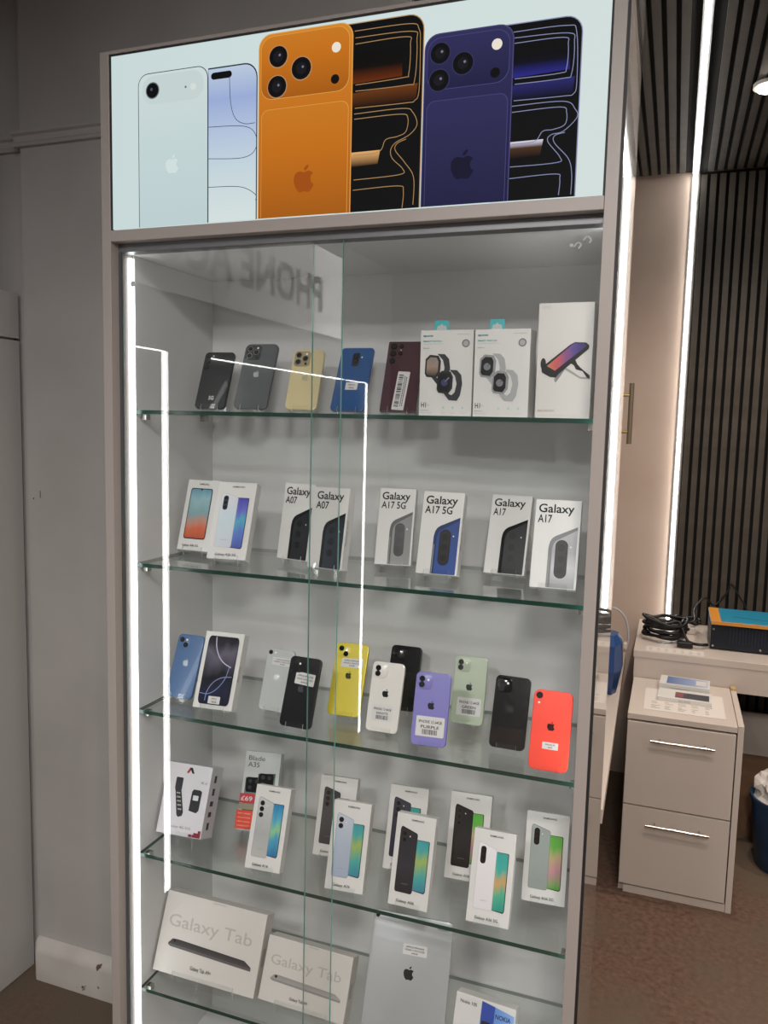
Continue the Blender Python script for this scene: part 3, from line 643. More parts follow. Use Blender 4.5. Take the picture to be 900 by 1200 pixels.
def pairprint(F, model, body, rim, scr, cams, brand=True, u=(.13, .58, .15, .86), s=(.60, .85, .17, .70), flash=True):
    dtext(F, 'brand_text', 'SAMSUNG', .38, .70, .93, .020, wt=.02)
    u0, u1, v0, v1 = u
    dec(F, 'printed_phone', [(s[0]-.05, s[2]), (s[1]-.03, s[2]-.012), (s[1], s[2]+.012), (s[1], s[3]-.01), (s[1]-.02, s[3]), (s[0]-.05, s[3])], mat('print_rim', '1A1A1C', .3), 1)
    dec(F, 'printed_screen', [(s[0]-.05, s[2]+.006), (s[1]-.035, s[2]), (s[1]-.018, s[2]+.018), (s[1]-.018, s[3]-.016), (s[1]-.03, s[3]-.006), (s[0]-.05, s[3]-.006)], scr, 2)
    dec(F, 'printed_phone', [(u0+.03, v0), (u1-.04, v0-.003), (u1-.005, v0+.012), (u1, v0+.03), (u1, v1-.075), (u1-.02, v1-.055), (u0+.05, v1), (u0+.015, v1-.01), (u0, v1-.04), (u0, v0+.03), (u0+.006, v0+.012)], rim, 3)
    dec(F, 'printed_phone_back', [(u0+.04, v0+.004), (u1-.045, v0+.002), (u1-.014, v0+.014), (u1-.01, v0+.03), (u1-.01, v1-.078), (u1-.03, v1-.06), (u0+.05, v1-.006), (u0+.022, v1-.014), (u0+.01, v1-.042), (u0+.01, v0+.03), (u0+.016, v0+.013)], body, 4)
    if cams[0] == 'pill':
        dpill(F, 'printed_camera', u0+.07, u0+.20, v1-.23, v1-.04, cams[1], 5)
        for k in range(3): dcirc(F, 'printed_lens', u0+.135, v1-.075-.058*k, .0036, mat('print_lens', '0C0C0E', 0.3), 6, 12)
    else:
        for k in range(cams[1]):
            dcirc(F, 'printed_lens', u0+.12, v1-.075-.070*k, .0052, mat('print_lensrim', '35363A', 0.3), 5, 14); dcirc(F, 'printed_lens', u0+.12, v1-.075-.070*k, .0043, mat('print_lens', '0C0C0E', 0.3), 6, 14)
    if flash: dcirc(F, 'printed_flash', u0+.26, v1-.10, .0012, FLASH, 6, 10)
    dtext(F, 'brand_text', 'SAMSUNG', u0+.16, u0+.32, v0+.09, .010, mat('print_faint', '7F8084', .4), lay=5)
    dtext(F, 'model_text', model, .20, .74 if len(model) > 11 else .66, .045, .030, wt=.015)
SIV = gmat('scr_violet', [(0, '4F5AA8'), (.3, '5B78C0'), (.55, '58A6C0'), (.75, '6A6CC4'), (1, '4A49A0')], 'Z', .3, wob=.3)
SGR = gmat('scr_green', [(0, '3E7F96'), (.3, '49A09A'), (.6, '9AAE5A'), (.8, '4BA39C'), (1, '3C96A0')], 'Z', .3, wob=.25)
SG2 = gmat('scr_lime', [(0, '4C9E3E'), (.35, 'C08A94'), (.6, 'B9A87E'), (.8, '63B04A'), (1, '58A844')], 'Z', .3, wob=.25)
STE = gmat('scr_teal', [(0, '2E8F84'), (.3, '50A888'), (.5, 'C79A62'), (.7, '3EA89A'), (1, '3A9C96')], 'Z', .3, wob=.3)
SBY = gmat('scr_sea', [(0, '2F6F9E'), (.35, '4C9CB8'), (.5, '8CC08A'), (.7, '52A4C0'), (1, '2A7CB0')], 'Z', .3, wob=.35)
WHB = gmat('print_white', [(0, 'D9D5D8'), (1, 'E0DEE0')], 'Z', .35); WHR = mat('print_whiterim', 'C2BEC0', .35)
F = carton('phone_box', 'white phone box picturing a pearly phone and a violet screen', .180, .058, 5.5, 21.2, 87.7, 167.5, .024, 2, 'box with the violet screen picture', group=G2)
pairprint(F, 'Galaxy A26 5G', gmat('print_pearl', [(0, 'C9CCD4'), (.5, 'C3D4DC'), (1, 'D6D8E0')], 'Z', .3), WHR, SIV, ('pill', mat('print_pearlpill', '3A4048', .3)), s=(.60, .86, .15, .80))
F = carton('phone_box', 'white phone box with close-up of a black phone, behind a slate one', .303, .117, -12.4, 10.2, 81.4, 161.0, .022, 2, 'rear of the two slate phone boxes', group=G2)
bigprint(F, 'A07', .44, PKD, PK2)
F = carton('phone_box', 'white phone box with close-up of a slate phone, seen past the door edge', .406, .052, -9.6, 10.2, 81.2, 161.7, .022, 2, 'slate phone box in front', group=G2)
bigprint(F, 'A07', .44, PKD, PNV); sidetext(F, 'Galaxy A07', .3, .62)
F = carton('phone_box', 'white phone box with close-up of a grey phone and oval camera', .513, .156, 7.0, 15.8, 76.6, 160.6, .020, 2, 'grey phone box', group=G2)
bigprint(F, 'A17 5G', .74, PGD, PGY, PILL)
F = carton('phone_box', 'white phone box with close-up of a deep blue phone and oval camera', .624, .094, -.2, 16.1, 83.1, 163.4, .024, 2, 'blue phone box', group=G2)
bigprint(F, 'A17 5G', .74, PBD, PBL, PILL); sidetext(F, 'Galaxy A17 5G', .3, .7)
F = carton('phone_box', 'white phone box with close-up of a jet black phone beside a silver one', .743, .159, -1.7, 20.1, 81.2, 161.6, .022, 2, 'jet black phone box', group=G2)
bigprint(F, 'A17', .38, PKD, PK2)
F = carton('phone_box', 'white phone box with close-up of a silver phone and oval camera', .852, .060, 2.1, 18.8, 83.0, 164.7, .024, 2, 'silver phone box', group=G2)
bigprint(F, 'A17', .38, PSD, PSV, PILL)
# shelf 1 cartons
TEAL = mat('hang_tab_teal', '23A7AD', 0.4)
def watchbox(label, x, y, yaw, lean, w, h, dark):
    F = carton('watch_box', label, x, y, yaw, lean, w, h, .055, 1, '', zo=0.0006, group='boxed smart watches', stnd=False)
    W_, H_ = F.w, F.h
    c = -0.012*W_/0.1
    tb = slab('hang_tab', [(c-.0135, H_+.0004), (c+.0135, H_+.0004), (c+.0135, H_+.0165), (c+.0115, H_+.0185), (c-.0115, H_+.0185), (c-.0135, H_+.0165)], .006, .0068, TEAL, F.o)
    slab('hang_hole', [(c-.010, H_+.0006), (c+.010, H_+.0006), (c+.008, H_+.0085), (c+.0035, H_+.0090), (c, H_+.0125), (c-.0035, H_+.0090), (c-.008, H_+.0085)], .0055, .0059, mat('hole_grey', 'B4BABA', .5), tb)
    dtext(F, 'brand_text', 'spoot', .05, .24, .925, .022, mat('ink_teal', '2B7A80', .5), .04)
    dtext(F, 'product_text', 'SMART WATCH', .05, .40, .862, .019, mat('ink_teal2', '3E9294', .5), .03); dtext(F, 'small_print', 'Health and sports tracker with calls', .05, .44, .838, .009, mat('ink_teal2', '59A7A8', .5)); dtext(F, 'small_print', 'Black' if dark else 'Silver', .05, .18, .785, .013, GREYINK, .02)
    dtext(F, 'small_print', 'SPORT EDITION', .70, .93, .945, .008, mat('ink_brown', '7A6A62', .5))
    dcirc(F, 'seal', .86, .845, .0075, mat('seal_grey', '6E6F6F', .5), 1, 20); dcirc(F, 'seal_ring', .86, .845, .0052, mat('seal_light', 'A2A3A3', .5), 2, 16)
    a = mat('print_watch', '26272A', .35) if dark else mat('print_watchs', '8E9092', .35); b2 = mat('print_face', '101216', .3); st = mat('print_strap', '333437', .4) if dark else mat('print_straps', 'A6A7A8', .4)
    for (cu, cv, k) in ((.26, .575, 0), (.50, .39, 1)):
        S = lambda L: [(cu+(a*1.18), cv+(b*1.12)) for a, b in L]
        dec(F, 'printed_strap', S([(-.04, -.10), (.06, -.18), (.14+.05*k, -.185), (.24, -.13), (.27, -.01), (.25, .08), (.18, .13), (.06, .135), (.15, .07), (.18, -.01), (.15, -.10), (.10, -.13), (.05, -.11)]), st, 1+4*k)
        dec(F, 'printed_watch', S([(-.14, -.07), (-.11, -.105), (.05, -.115), (.11, -.06), (.12, .06), (.08, .115), (-.06, .125), (-.13, .08)]), a, 2+4*k)
        dec(F, 'printed_face', S([(-.115, -.06), (-.09, -.085), (.03, -.095), (.075, -.05), (.08, .055), (.05, .095), (-.05, .10), (-.105, .065)]), b2 if (k or not dark) else gmat('print_facewarm', [(0, '4A3E38'), (.5, 'A08878'), (1, '8A8078')], 'Z', .3), 3+4*k)
        if k or not dark: dcirc(F, 'printed_dial', cu-.02, cv, .0066, mat('print_dial%d%d' % (k, dark), ('3C3F66' if dark else '77797E'), .35), 4+4*k, 18)
        dec(F, 'printed_hand', S([(-.02, .0), (.05, .06), (.06, .045)]), mat('print_hand%d' % dark, ('8A8CA6' if dark else '1A1B1E'), .4), 5+4*k)
    dtext(F, 'product_text', 'H1', .04, .135, .10, .058, mat('ink_dark', '3A3638', .5), .02); dtext(F, 'small_print', 'Ultra', .13, .2, .12, .02, GREYINK)
    dtext(F, 'small_print', 'SMART WATCH', .03, .19, .06, .011, INK); dtext(F, 'small_print', 'Bluetooth calling model', .03, .25, .035, .009, GREYINK)
    for u in (.47, .65, .83):
        dcirc(F, 'printed_icon', u, .10, .0022, mat('icon_green', 'A9C8BE', .5), 1, 10); dtext(F, 'small_print', 'feature', u-.05, u+.06, .035, .009, PALEINK)
watchbox('white watch box with teal hang tab picturing two black watches', .632, .092, .7, 0, 101.9, 159.9, True)
watchbox('white watch box with teal hang tab picturing two silver watches', .739, .083, -1.5, 0, 102.5, 158.9, False)
F = carton('phone_mount_box', 'tall white box picturing a phone clamped in a black mount', .852, .076, -1.7, 0, 96.4, 201.6, .06, 1, '', zo=.0006, group='boxed accessories on the top shelf', stnd=False, mt=mat('cream_card', 'CFCBC6', .45))
BKM = mat('print_mount', '1E1F22', .35)
dec(F, 'printed_cable', [(.33, .33), (.36, .395), (.52, .425), (.60, .40), (.80, .345), (.98, .34), (.98, .355), (.80, .362), (.62, .42), (.54, .44), (.38, .36), (.36, .31)], mat('print_softgrey', '9A9896', .5), 1)
dec(F, 'printed_arm', [(.58, .49), (.68, .46), (.72, .425), (.84, .41), (.92, .355), (.97, .345), (.97, .375), (.90, .40), (.80, .44), (.74, .47), (.70, .51), (.62, .53)], BKM, 2)
dec(F, 'printed_knob', circ(.12, .475, .05, 14), BKM, 3)
dec(F, 'printed_mount', [(.09, .44), (.10, .40), (.25, .36), (.36, .355), (.42, .39), (.93, .60), (.94, .63), (.88, .655), (.68, .66), (.60, .64), (.16, .47), (.10, .46)], BKM, 3)
dec(F, 'printed_screen', [(.19, .455), (.34, .415), (.89, .625), (.86, .648), (.68, .652), (.62, .635)], gmat('scr_mount', [(0, 'D08A5A'), (.3, 'C25A5A'), (.6, '5A4A8A'), (1, '2A2A5A')], 'X', .3, wob=.4), 4)
dtext(F, 'brand_text', 'WYZ', .05, .22, .955, .02, PALEINK); dtext(F, 'product_text', 'BIKE MOUNT', .05, .36, .055, .02, mat('ink_tan', '9A8E7C', .5)); dtext(F, 'small_print', 'universal clamp for handlebars and mirrors', .05, .80, .022, .008, PALEINK)
# shelf 3 boxed phone
F = carton('phone_box', 'white box with a large dark swirling phone screen filling its front', .165, .029, 4.0, 23.0, 89.9, 161.4, .026, 3, 'box with the dark swirling screen', group='boxed phone on the third shelf')
dec(F, 'printed_phone', rr(.10, .90, .055, .945, .075, 6), INK, 1)
dec(F, 'printed_screen', rr(.115, .885, .063, .937, .068, 6), gmat('scr_dark', [(0, '15182A'), (.2, '1C2038'), (.42, '101218'), (.6, '4A4656'), (.75, '5E5A68'), (.9, '24222C'), (1, '15151C')], 'Z', .25, wob=.35), 2)
for P, c_, wd in (([(.30, .93), (.34, .80), (.45, .68), (.60, .60), (.80, .55)], 'B9B4CC', .0022), ([(.12, .19), (.35, .19), (.55, .27), (.70, .40), (.76, .55)], '7C8CC8', .0015), ([(.28, .10), (.30, .22), (.42, .34), (.62, .41), (.86, .43)], '8A90C0', .0016)):
    ribbon('printed_line', smoothpath([((a-.5)*F.w, b*F.h) for a, b in P]), wd, -.0009, mat('print_swirl'+c_, c_, .3), F.o)
sticker(F.o, .02*F.w, .115*F.h, .30*F.w, .095*F.h, -.0012, ['APPLE', '128GB'], False)
sidetext(F, 'iPhone 16 Pro', .38, .58, mat('side_grey', '5A5A5C', .5))
# shelf 4
G4 = 'boxed phones on the fourth glass shelf'
F = carton('bar_phone_box', 'squat white box picturing two black keypad phones', .065, .052, 3.4, 22.2, 110.6, 151.1, .055, 4, 'keypad phone box', zo=.0255, group=G4, mt=mat('cool_card', 'C8C6CB', .45))
dec(F, 'brand_mark', [(.44, .875), (.50, .955), (.56, .955), (.62, .875), (.57, .875), (.53, .92), (.49, .875)], INK, 1); dec(F, 'brand_mark', [(.45, .885), (.50, .95), (.52, .93), (.485, .885)], mat('ink_red', 'B0283A', .5), 2)
KP = mat('print_keypad', '2A2B2E', .4)
dec(F, 'printed_phone', rr(.24, .40, .62, .80, .02), KP, 1); dec(F, 'printed_phone', [(.26, .62), (.40, .62), (.52, .32), (.50, .27), (.42, .25), (.38, .28)], KP, 1)
boxes('printed_keys', [((.30+.03*i+.022*j-.5)*F.w, (.32+.03*i+.022*j-.5)*F.w, -.0008, -.0005, (.57-.055*j)*F.h, (.59-.055*j)*F.h) for i in range(3) for j in range(5)], PALEINK, F.o)
dec(F, 'printed_phone', [(.63, .36), (.80, .34), (.85, .38), (.86, .64), (.82, .66), (.67, .66), (.64, .63)], KP, 1); dec(F, 'printed_screen', rr(.68, .80, .51, .58, .01, 3), mat('print_lcd', 'C9CDCF', .4), 2)
dtext(F, 'model_text', 'Senior 4G S10', .26, .74, .10, .035, mat('ink_grey', '5C585E', .5)); dtext(F, 'feature_text', '4G x2', .80, .94, .75, .035, mat('ink_dark', '3A3638', .5))
dec(F, 'printed_corner', [(.72, .01), (.98, .01), (.98, .11), (.92, .11), (.92, .075), (.83, .075), (.83, .045), (.72, .045)], mat('ink_maroon', '7A2236', .5), 1)
boxes('side_icons', [(F.w/2+.0002, F.w/2+.0005, .016, .030, (z)*F.h, (z+.07)*F.h) for z in (.30, .45)]+[(F.w/2+.0002, F.w/2+.0005, .018, .028, z*F.h, (z+.10)*F.h) for z in (.12, .60, .78)], mat('ink_dark', '3A3638', .5), F.o)
F = carton('phone_box', 'grey white box with red price flags picturing two dark camera squares', .200, .152, 9.1, 21.2, 85.5, 173.5, .022, 4, 'box with red price flags', group=G4, mt=mat('grey_card', 'BFC2C1', .45))
dtext(F, 'title_text', 'Blade', .10, .56, .885, .058, mat('ink_dark', '3A3638', .5)); dtext(F, 'title_text', 'A35', .10, .42, .80, .062, mat('ink_dark', '3A3638', .5))
for u0, v0 in ((.10, .52), (.44, .58)):
    dec(F, 'printed_phone', [(u0-.02, .18), (u0+.46, .18), (u0+.46, v0+.16), (u0-.02, v0+.14)], gmat('print_green', [(0, '2E3A36'), (.7, '6F8A80'), (1, '3C4844')], 'Z', .4), 1 if u0 < .2 else 3)
    dec(F, 'printed_camera', rr(u0, u0+.42, v0-.04, v0+.15, .05, 4), PKD, 2 if u0 < .2 else 4)
    for a, b in ((.12, .10), (.30, .10), (.12, .02)): dcirc(F, 'printed_lens', u0+a, v0+b, .0045, mat('print_lensrim', '35363A', .3), 5, 12)
pt = box('price_flag', (-.52)*F.w, (-.10)*F.w, -.0016, -.0011, .34*F.h, .46*F.h, mat('flag_red', 'C0303C', .5), F.o); text('flag_text', '£69', -.48*F.w, .32*F.w, .37*F.h, .055*F.h, -.0018, STICK, pt, .02)
box('price_flag', (-.52)*F.w, (-.10)*F.w, -.0016, -.0011, .26*F.h, .337*F.h, mat('flag_olive', '8C8A72', .5), F.o)
pt = box('price_flag', (-.56)*F.w, (-.06)*F.w, -.0026, -.0021, .02*F.h, .25*F.h, mat('flag_orange', 'D8452C', .5), F.o)
for k in range(4): text('flag_text', ('SIM FREE', 'UNLOCKED', 'NEW BOX', 'WARRANTY')[k], -.51*F.w, .36*F.w, (.20-.05*k)*F.h, .018*F.h, -.0028, mat('flag_pink', 'F2B8A8', .5), pt)
F = carton('phone_box', 'white phone box picturing a silver triple-lens phone and sea-coloured screen', .292, .017, 3.6, 21.1, 78.8, 166.6, .024, 4, 'box with the silver triple-lens phone', group=G4)
pairprint(F, 'Galaxy A16', gmat('print_silver2', [(0, 'B4B4B2'), (.4, 'A6A8A8'), (1, 'C2C3C2')], 'Z', .3), mat('print_rimgrey', '8E8E8E', .3), SBY, ('dots', 3), s=(.62, .87, .18, .80))
F = carton('phone_box', 'white phone box picturing a charcoal phone, behind a pale blue one', .403, .119, 4.4, 18.9, 84.1, 165.2, .022, 4, 'charcoal phone box', group=G4)
pairprint(F, 'Galaxy A16', gmat('print_char', [(0, '35373A'), (.5, '46484A'), (1, '3A3C3E')], 'Z', .35), PKD, SBY, ('dots', 3), s=(.60, .84, .20, .74))
F = carton('phone_box', 'white phone box picturing a pale blue two-lens phone', .477, .012, 4.7, 19.6, 79.4, 169.7, .024, 4, 'pale blue phone box', group=G4)
pairprint(F, 'Galaxy A06', gmat('print_paleblue', [(0, '9FA9BC'), (.5, 'AAB4C4'), (1, 'BCC4D0')], 'Z', .3), mat('print_pbrim', '8E98AA', .3), SGR, ('dots', 2), s=(.63, .87, .18, .76))
F = carton('phone_box', 'white phone box picturing a blue-black phone, rear of two dark ones', .561, .125, 3.6, 19.4, 83.4, 168.8, .022, 4, 'blue-black phone box', group=G4)
pairprint(F, 'Galaxy A16', gmat('print_bblack', [(0, '26293A'), (.5, '2E3140'), (1, '3A3C48')], 'Z', .35), PKD, STE, ('dots', 3), s=(.60, .84, .20, .76))
F = carton('phone_box', 'white phone box picturing a black two-lens phone and green screen', .612, .008, .1, 17.0, 79.5, 170.9, .024, 4, 'black two-lens phone box', group=G4)
pairprint(F, 'Galaxy A06', gmat('print_blk6', [(0, '222428'), (.4, '30323A'), (1, '26282C')], 'Z', .3), PKD, SGR, ('dots', 2), s=(.63, .90, .19, .74))
F = carton('phone_box', 'white phone box picturing a black marbled phone and lime screen', .692, .140, 3.3, 18.9, 85.9, 170.9, .022, 4, 'black marbled phone box', group=G4)
pairprint(F, 'Galaxy A56 5G', gmat('print_marble', [(0, '16181A'), (.5, '24282A'), (1, '181A1C')], 'Z', .3, wob=.5), PKD, SG2, ('dots', 3), s=(.60, .84, .20, .78))
F = carton('phone_box', 'white phone box picturing a white phone with black oval camera and teal screen', .767, .013, 1.3, 20.7, 80.5, 166.5, .024, 4, 'white phone box with the oval camera', group=G4)
pairprint(F, 'Galaxy A36 5G', WHB, WHR, STE, ('pill', PKD), s=(.63, .87, .16, .78))
F = carton('phone_box', 'white phone box picturing a grey green phone with oval camera and lime screen', .854, .121, 3.4, 19.2, 84.0, 168.5, .022, 4, 'grey green phone box', group=G4)
pairprint(F, 'Galaxy A56 5G', gmat('print_gg', [(0, '8E9892'), (.5, '98A29C'), (1, '9EA8A4')], 'Z', .3), mat('print_ggrim', '7A847E', .3), SG2, ('pill', PKD), s=(.62, .88, .17, .76))
# shelf 5
G5 = 'boxed tablets on the lowest shelf in view'
for (lab, x, y, yaw, lean, w_, h_, dk, what, model) in (('large white tablet box with a dark grey tablet edge pictured', .135, .037, -.2, 22.1, 256.5, 167.0, '4A4A4C', 'large tablet box', 'Galaxy Tab A9+'), ('smaller white tablet box with a silver tablet edge pictured', .372, .040, -1.2, 23.0, 200.2, 127.2, 'A9A7A4', 'smaller tablet box', 'Galaxy Tab A9')):
    F = carton('tablet_box', lab, x, y, yaw, lean, w_, h_, .036, 5, what, zo=.0185, group=G5, mt=mat('warm_card', 'CAC6C1', .45))
    dtext(F, 'title_text', 'Galaxy Tab', .07, .90, .58, .15, PALEINK, .006)
    dec(F, 'printed_tablet', [(.10, .365), (.14, .43), (.20, .435), (.86, .40), (.93, .34), (.93, .295), (.13, .33)], gmat('print_tab'+dk, [(0, dk), (1, '8C8A88' if dk[0] != '4' else '333335')], 'Z', .4), 1)
    dec(F, 'printed_tablet_edge', [(.10, .365), (.93, .325), (.93, .295), (.13, .33), (.105, .345)], mat('print_tabedge'+dk, '5C5B5A' if dk[0] == '4' else '8A8886', .4), 2)
    dcirc(F, 'printed_lens', .165, .405, .003, INK, 2, 10)
    dtext(F, 'model_text', model, .36, .57, .12, .045, INK, .012); dtext(F, 'feature_text', 'SAMSUNG', .47, .60, .965, .018, GREYINK)
    box('seal_tab', F.w/2+.0001, F.w/2+.0005, .006, .022, .36*F.h, .58*F.h, PALEINK, F.o)
SILV = mat('tablet_silver', 'B4B7B9', 0.35, 0.3)
loc, rot = frame_of(.603, .012, SZ[5]+.0042+.0088, 4.7, 23)
o = empty('tablet', loc, 'bare silver tablet with small sticker leaning above the bottom shelf', 'tablet', None, rot)
slab('body', rr(-.084, .084, 0, .256, .010, 6), 0, .007, SILV, o, .0012)
lens(o, -.0745, .2465, .0042, -.0001); apple('logo', 0.002, .150, .026, -.0003, mat('logo_dark', '3C3E42', .2, .6), o)
sticker(o, .010, .193, .050, .020, -.0002, LB, False)
slab('back_tape', rr(.052, .074, .238, .247, .002, 3), -.0003, 0, mat('tape_grey', '8A8C8E', .4), o)
stand(.603, .012, SZ[5]+.0042, 4.7, 23, .168, .256, .007, .0088, 'bare silver tablet', .4)
F = carton('bar_phone_box', 'white box with a blue panel and white lettering on the bottom shelf', .759, .020, -4.5, 19.3, 120.7, 130.2, .030, 5, 'box with the blue panel', zo=.016, group=None)
dtext(F, 'model_text', 'Nokia 105', .08, .36, .875, .045, INK, .012)
dec(F, 'printed_panel', [(.44, .02), (.98, .02), (.98, .90), (.44, .98)], gmat('nokia_blue', [(0, '3D6FC0'), (1, '86AEE2')], 'X', .4), 1); dec(F, 'printed_panel', [(.44, .70), (.66, .70), (.66, .95), (.44, .98)], mat('nokia_dark', '2C4AA0', .4), 2)
dec(F, 'printed_phone', rr(.46, .62, .12, .72, .03), KP, 3); dcirc(F, 'printed_lens', .54, .62, .006, mat('print_lensrim', '35363A', .3), 4, 14)
dtext(F, 'brand_text', 'NOKIA', .68, .93, .80, .06, mat('ink_navy', '16305E', .5), .02, 3)

# ------------------------------------------------------------------ beside the case
tc_ = empty('gloss_cupboard', (0.70, 0.55, 0.0), 'tall glossy white cupboard with bar handle behind the display cabinet', 'cupboard')
box('carcass', -0.23, 0.2155, -0.17, 0.20, 0.02, 2.70, GLOSS, tc_, 0.001)
hd = tube('handle', [(0.236, 0.16, 1.60), (0.236, 0.16, 1.75)], 0.006, mat('handle_bronze', '8C7F6C', 0.3, 0.8), tc_)
for z in (1.63, 1.72): tube('handle_post', [(0.216, 0.16, z), (0.2315, 0.16, z)], 0.0035, mat('handle_brass', 'A8935A', 0.3, 0.8), hd)
WHT = mat('white_melamine', 'C6BBB2', 0.4)
ct = empty('side_counter', (0.6, 1.6, 0), 'narrow white counter along the wall behind the glossy cupboard', 'counter')
pyd('worktop', [(-.12, -.80, .56), (.318, -.80, .56), (.285, .86, .56), (-.12, .86, .56), (-.12, -.80, .60), (.318, -.80, .60), (.285, .86, .60), (-.12, .86, .60)], BF, WHT, ct)
box('panel', -.12, .24, -.78, -.76, 0, .559, WHT, ct); box('panel', -.12, .24, .82, .84, 0, .559, WHT, ct)
cd = empty('cleaning_caddy', (0.855, 1.86, 0.6005), 'blue plastic caddy with clear arched handle on the narrow counter', 'caddy')
BLUEP = mat('blue_plastic', '2A4A80', 0.35)
v = []; 
for z, s in ((0, .6), (.10, 1.0), (.20, .85), (.235, .5)):
    v += [(a*s, b*s, z) for a, b in ((-.05, -.09), (.02, -.10), (.045, -.03), (.045, .05), (.0, .09), (-.05, .08))]
f = [tuple(reversed(range(6))), tuple(range(18, 24))]
for k in range(3):
    for i in range(6): f.append((k*6+i, k*6+(i+1) % 6, (k+1)*6+(i+1) % 6, (k+1)*6+i))
pyd('tub', v, f, BLUEP, cd)
tube('arched_handle', smoothpath([(-.04, 0, .22), (-.035, 0, .30), (.0, 0, .335), (.045, 0, .30), (.062, 0, .22), (.05, 0, .17)]), .004, mat('clear_plastic', 'A9AAB4', .2), cd)
box('label_tag', .046, .058, -.02, .02, .18, .20, WHT, cd)

# drawer unit
du = empty('drawer_unit', (1.13, 1.455, 0), 'white two-drawer pedestal with steel bar handles', 'drawers')
box('top_board', -.185, .168, .003, .44, .637, .657, WHT, du, .001)
box('side_board', -.185, -.168, .021, .44, 0, .636, WHT, du); box('side_board',   .169, .188, .003, .40, 0, .662, WHT, du, .0008)
box('back_board', -.167, .168, .420, .44, 0, .636, WHT, du); box('kick_board', -.167, .168, .006, .02, 0, .028, WHT, du)
box('raw_edge', .169, .188, .401, .44, .58, .668, mat('raw_chipboard', 'B79A6A', .8), du)
for z0, z1 in ((.034, .326), (.331, .630)):
    d = box('drawer_front', -.183, .165, .0, .019, z0, z1, WHT, du, .001)
    hz = z1-.052
    b = tube('handle', [(-.105, -.028, hz), (.100, -.028, hz)], .005, STEEL, d)
    for x in (-.075, .07): tube('handle_post', [(x, -.001, hz), (x, -.0235, hz)], .003, STEEL, b)
# paper and small boxes on the pedestal
PAPER = mat('paper', 'D9D2CB', .7)
o = tag(box('paper_sheet', .995, 1.265, 1.52, 1.77, .6575, .6580, PAPER), 'printed white paper sheet lying on the drawer pedestal', 'paper')
L = [(x, x+random.uniform(.01, .03), y, y+.004, .65815, .6583) for y in (1.545, 1.56, 1.575, 1.60, 1.615) for x in [1.02+.045*k for k in range(5)]]
boxes('printed_text', [b for b in L], GREYINK, o)
def flatbox(name, label, x0, x1, y0, y1, z0, z1, rz, deco):
    cx, cy = (x0+x1)/2, (y0+y1)/2
    o = empty(name, (cx, cy, z0), label, 'box', None, (0, 0, math.radians(rz)))
    hx, hy = (x1-x0)/2, (y1-y0)/2
    box('carton', -hx, hx, -hy, hy, 0, z1-z0, CARD, o, .0008); deco(o, hx, hy, z1-z0); return o
def deco1(o, hx, hy, h):
    box('printed_panel', -hx*.72, hx*.92, -hy*.85, hy*.85, h+.0001, h+.0003, gmat('blue_print', [(0, '5A6E9E'), (.6, '8C9CC0'), (1, 'B8C0D0')], 'X', .4), o)
    box('printed_label', hx*.45, hx*.85, -hy*.5, hy*.5, h+.0004, h+.0006, CARD, o)
    text('printed_text', 'TEMPERED', -.05, .07, h*.35, .006, -hy-.0002, GREYINK, o)
def deco2(o, hx, hy, h):
    box('printed_panel', -hx*.35, hx*.9, -hy*.75, hy*.45, h+.0001, h+.0003, mat('dark_print', '3A3B44', .4), o)
    box('printed_badge', -hx*.35, -hx*.05, -hy*.6, hy*.3, h+.0004, h+.0006, mat('print_redbadge', '8A4A48', .4), o)
    text('printed_text', 'GLASS', -.02, .04, h*.3, .006, -hy-.0002, GREYINK, o)
flatbox('screen_protector_box', 'slim white box with dark printed panel on the drawer pedestal', 1.04, 1.225, 1.63, 1.74, .6585, .674, -2, deco2)
flatbox('screen_protector_box', 'thicker white box with blue printed top on the drawer pedestal', 1.045, 1.222, 1.752, 1.862, .658, .688, -3, deco1)
# desk along the slat wall
dk = empty('desk', (1.65, 2.2, 0), 'long white desk against the dark slat wall', 'desk')
box('desktop', -.712, .70, -.30, .27, .738, .765, WHT, dk, .001)
box('apron', -.708, .70, -.298, -.282, .640, .7375, WHT, dk); box('end_panel', -.708, -.690, -.262, .26, 0, .737, WHT, dk); box('end_panel', .68, .70, -.262, .26, 0, .737, WHT, dk)
box('modesty_panel', -.30, .679, .10, .118, .24, .44, WHT, dk)
# inverter with box lid on it
iv = empty('power_inverter', (1.46, 2.20, .7655), 'dark navy vented metal power unit on the white desk', 'power unit')
NAVYM = mat('navy_metal', '1B222E', .45, .3)
box('case', -.235, .235, -.155, .12, .004, .108, NAVYM, iv, .002)
boxes('feet', [(x, x+.02, y, y+.02, 0, .0042) for x in (-.21, .19) for y in (-.13, .08)], DARKMET, iv)
for k in range(30): box('vent_fin', -.165+.0115*k, -.160+.0115*k, -.158, -.1552, .030, .096, mat('fin_metal', '2C3546', .4, .4), iv)
for x in (-.225, -.05, .12, .222):
    cyl('screw', (x, -.1555, .016), .004, .002, STEEL, iv, axis='Y', n=10)
cyl('screw', (-.225, -.1555, .084), .004, .002, STEEL, iv, axis='Y', n=10)
ob = empty('manual_booklet', (1.46, 2.185, .8738), 'turquoise and orange booklet lying on top of the navy power unit', 'booklet')
TQ = mat('turquoise_card', '1F84A6', .45); ORG = mat('orange_card', 'D08A2A', .5)
box('cover', -.238, .237, -.17, .11, 0, .012, TQ, ob, .001)
box('orange_band', -.2375, -.200, -.1695, .1095, .0122, .0125, ORG, ob); box('orange_band', -.1995, .236, -.1695, -.155, .0122, .0125, ORG, ob)
box('orange_spine', -.237, .236, -.1712, -.1705, .001, .011, ORG, ob)
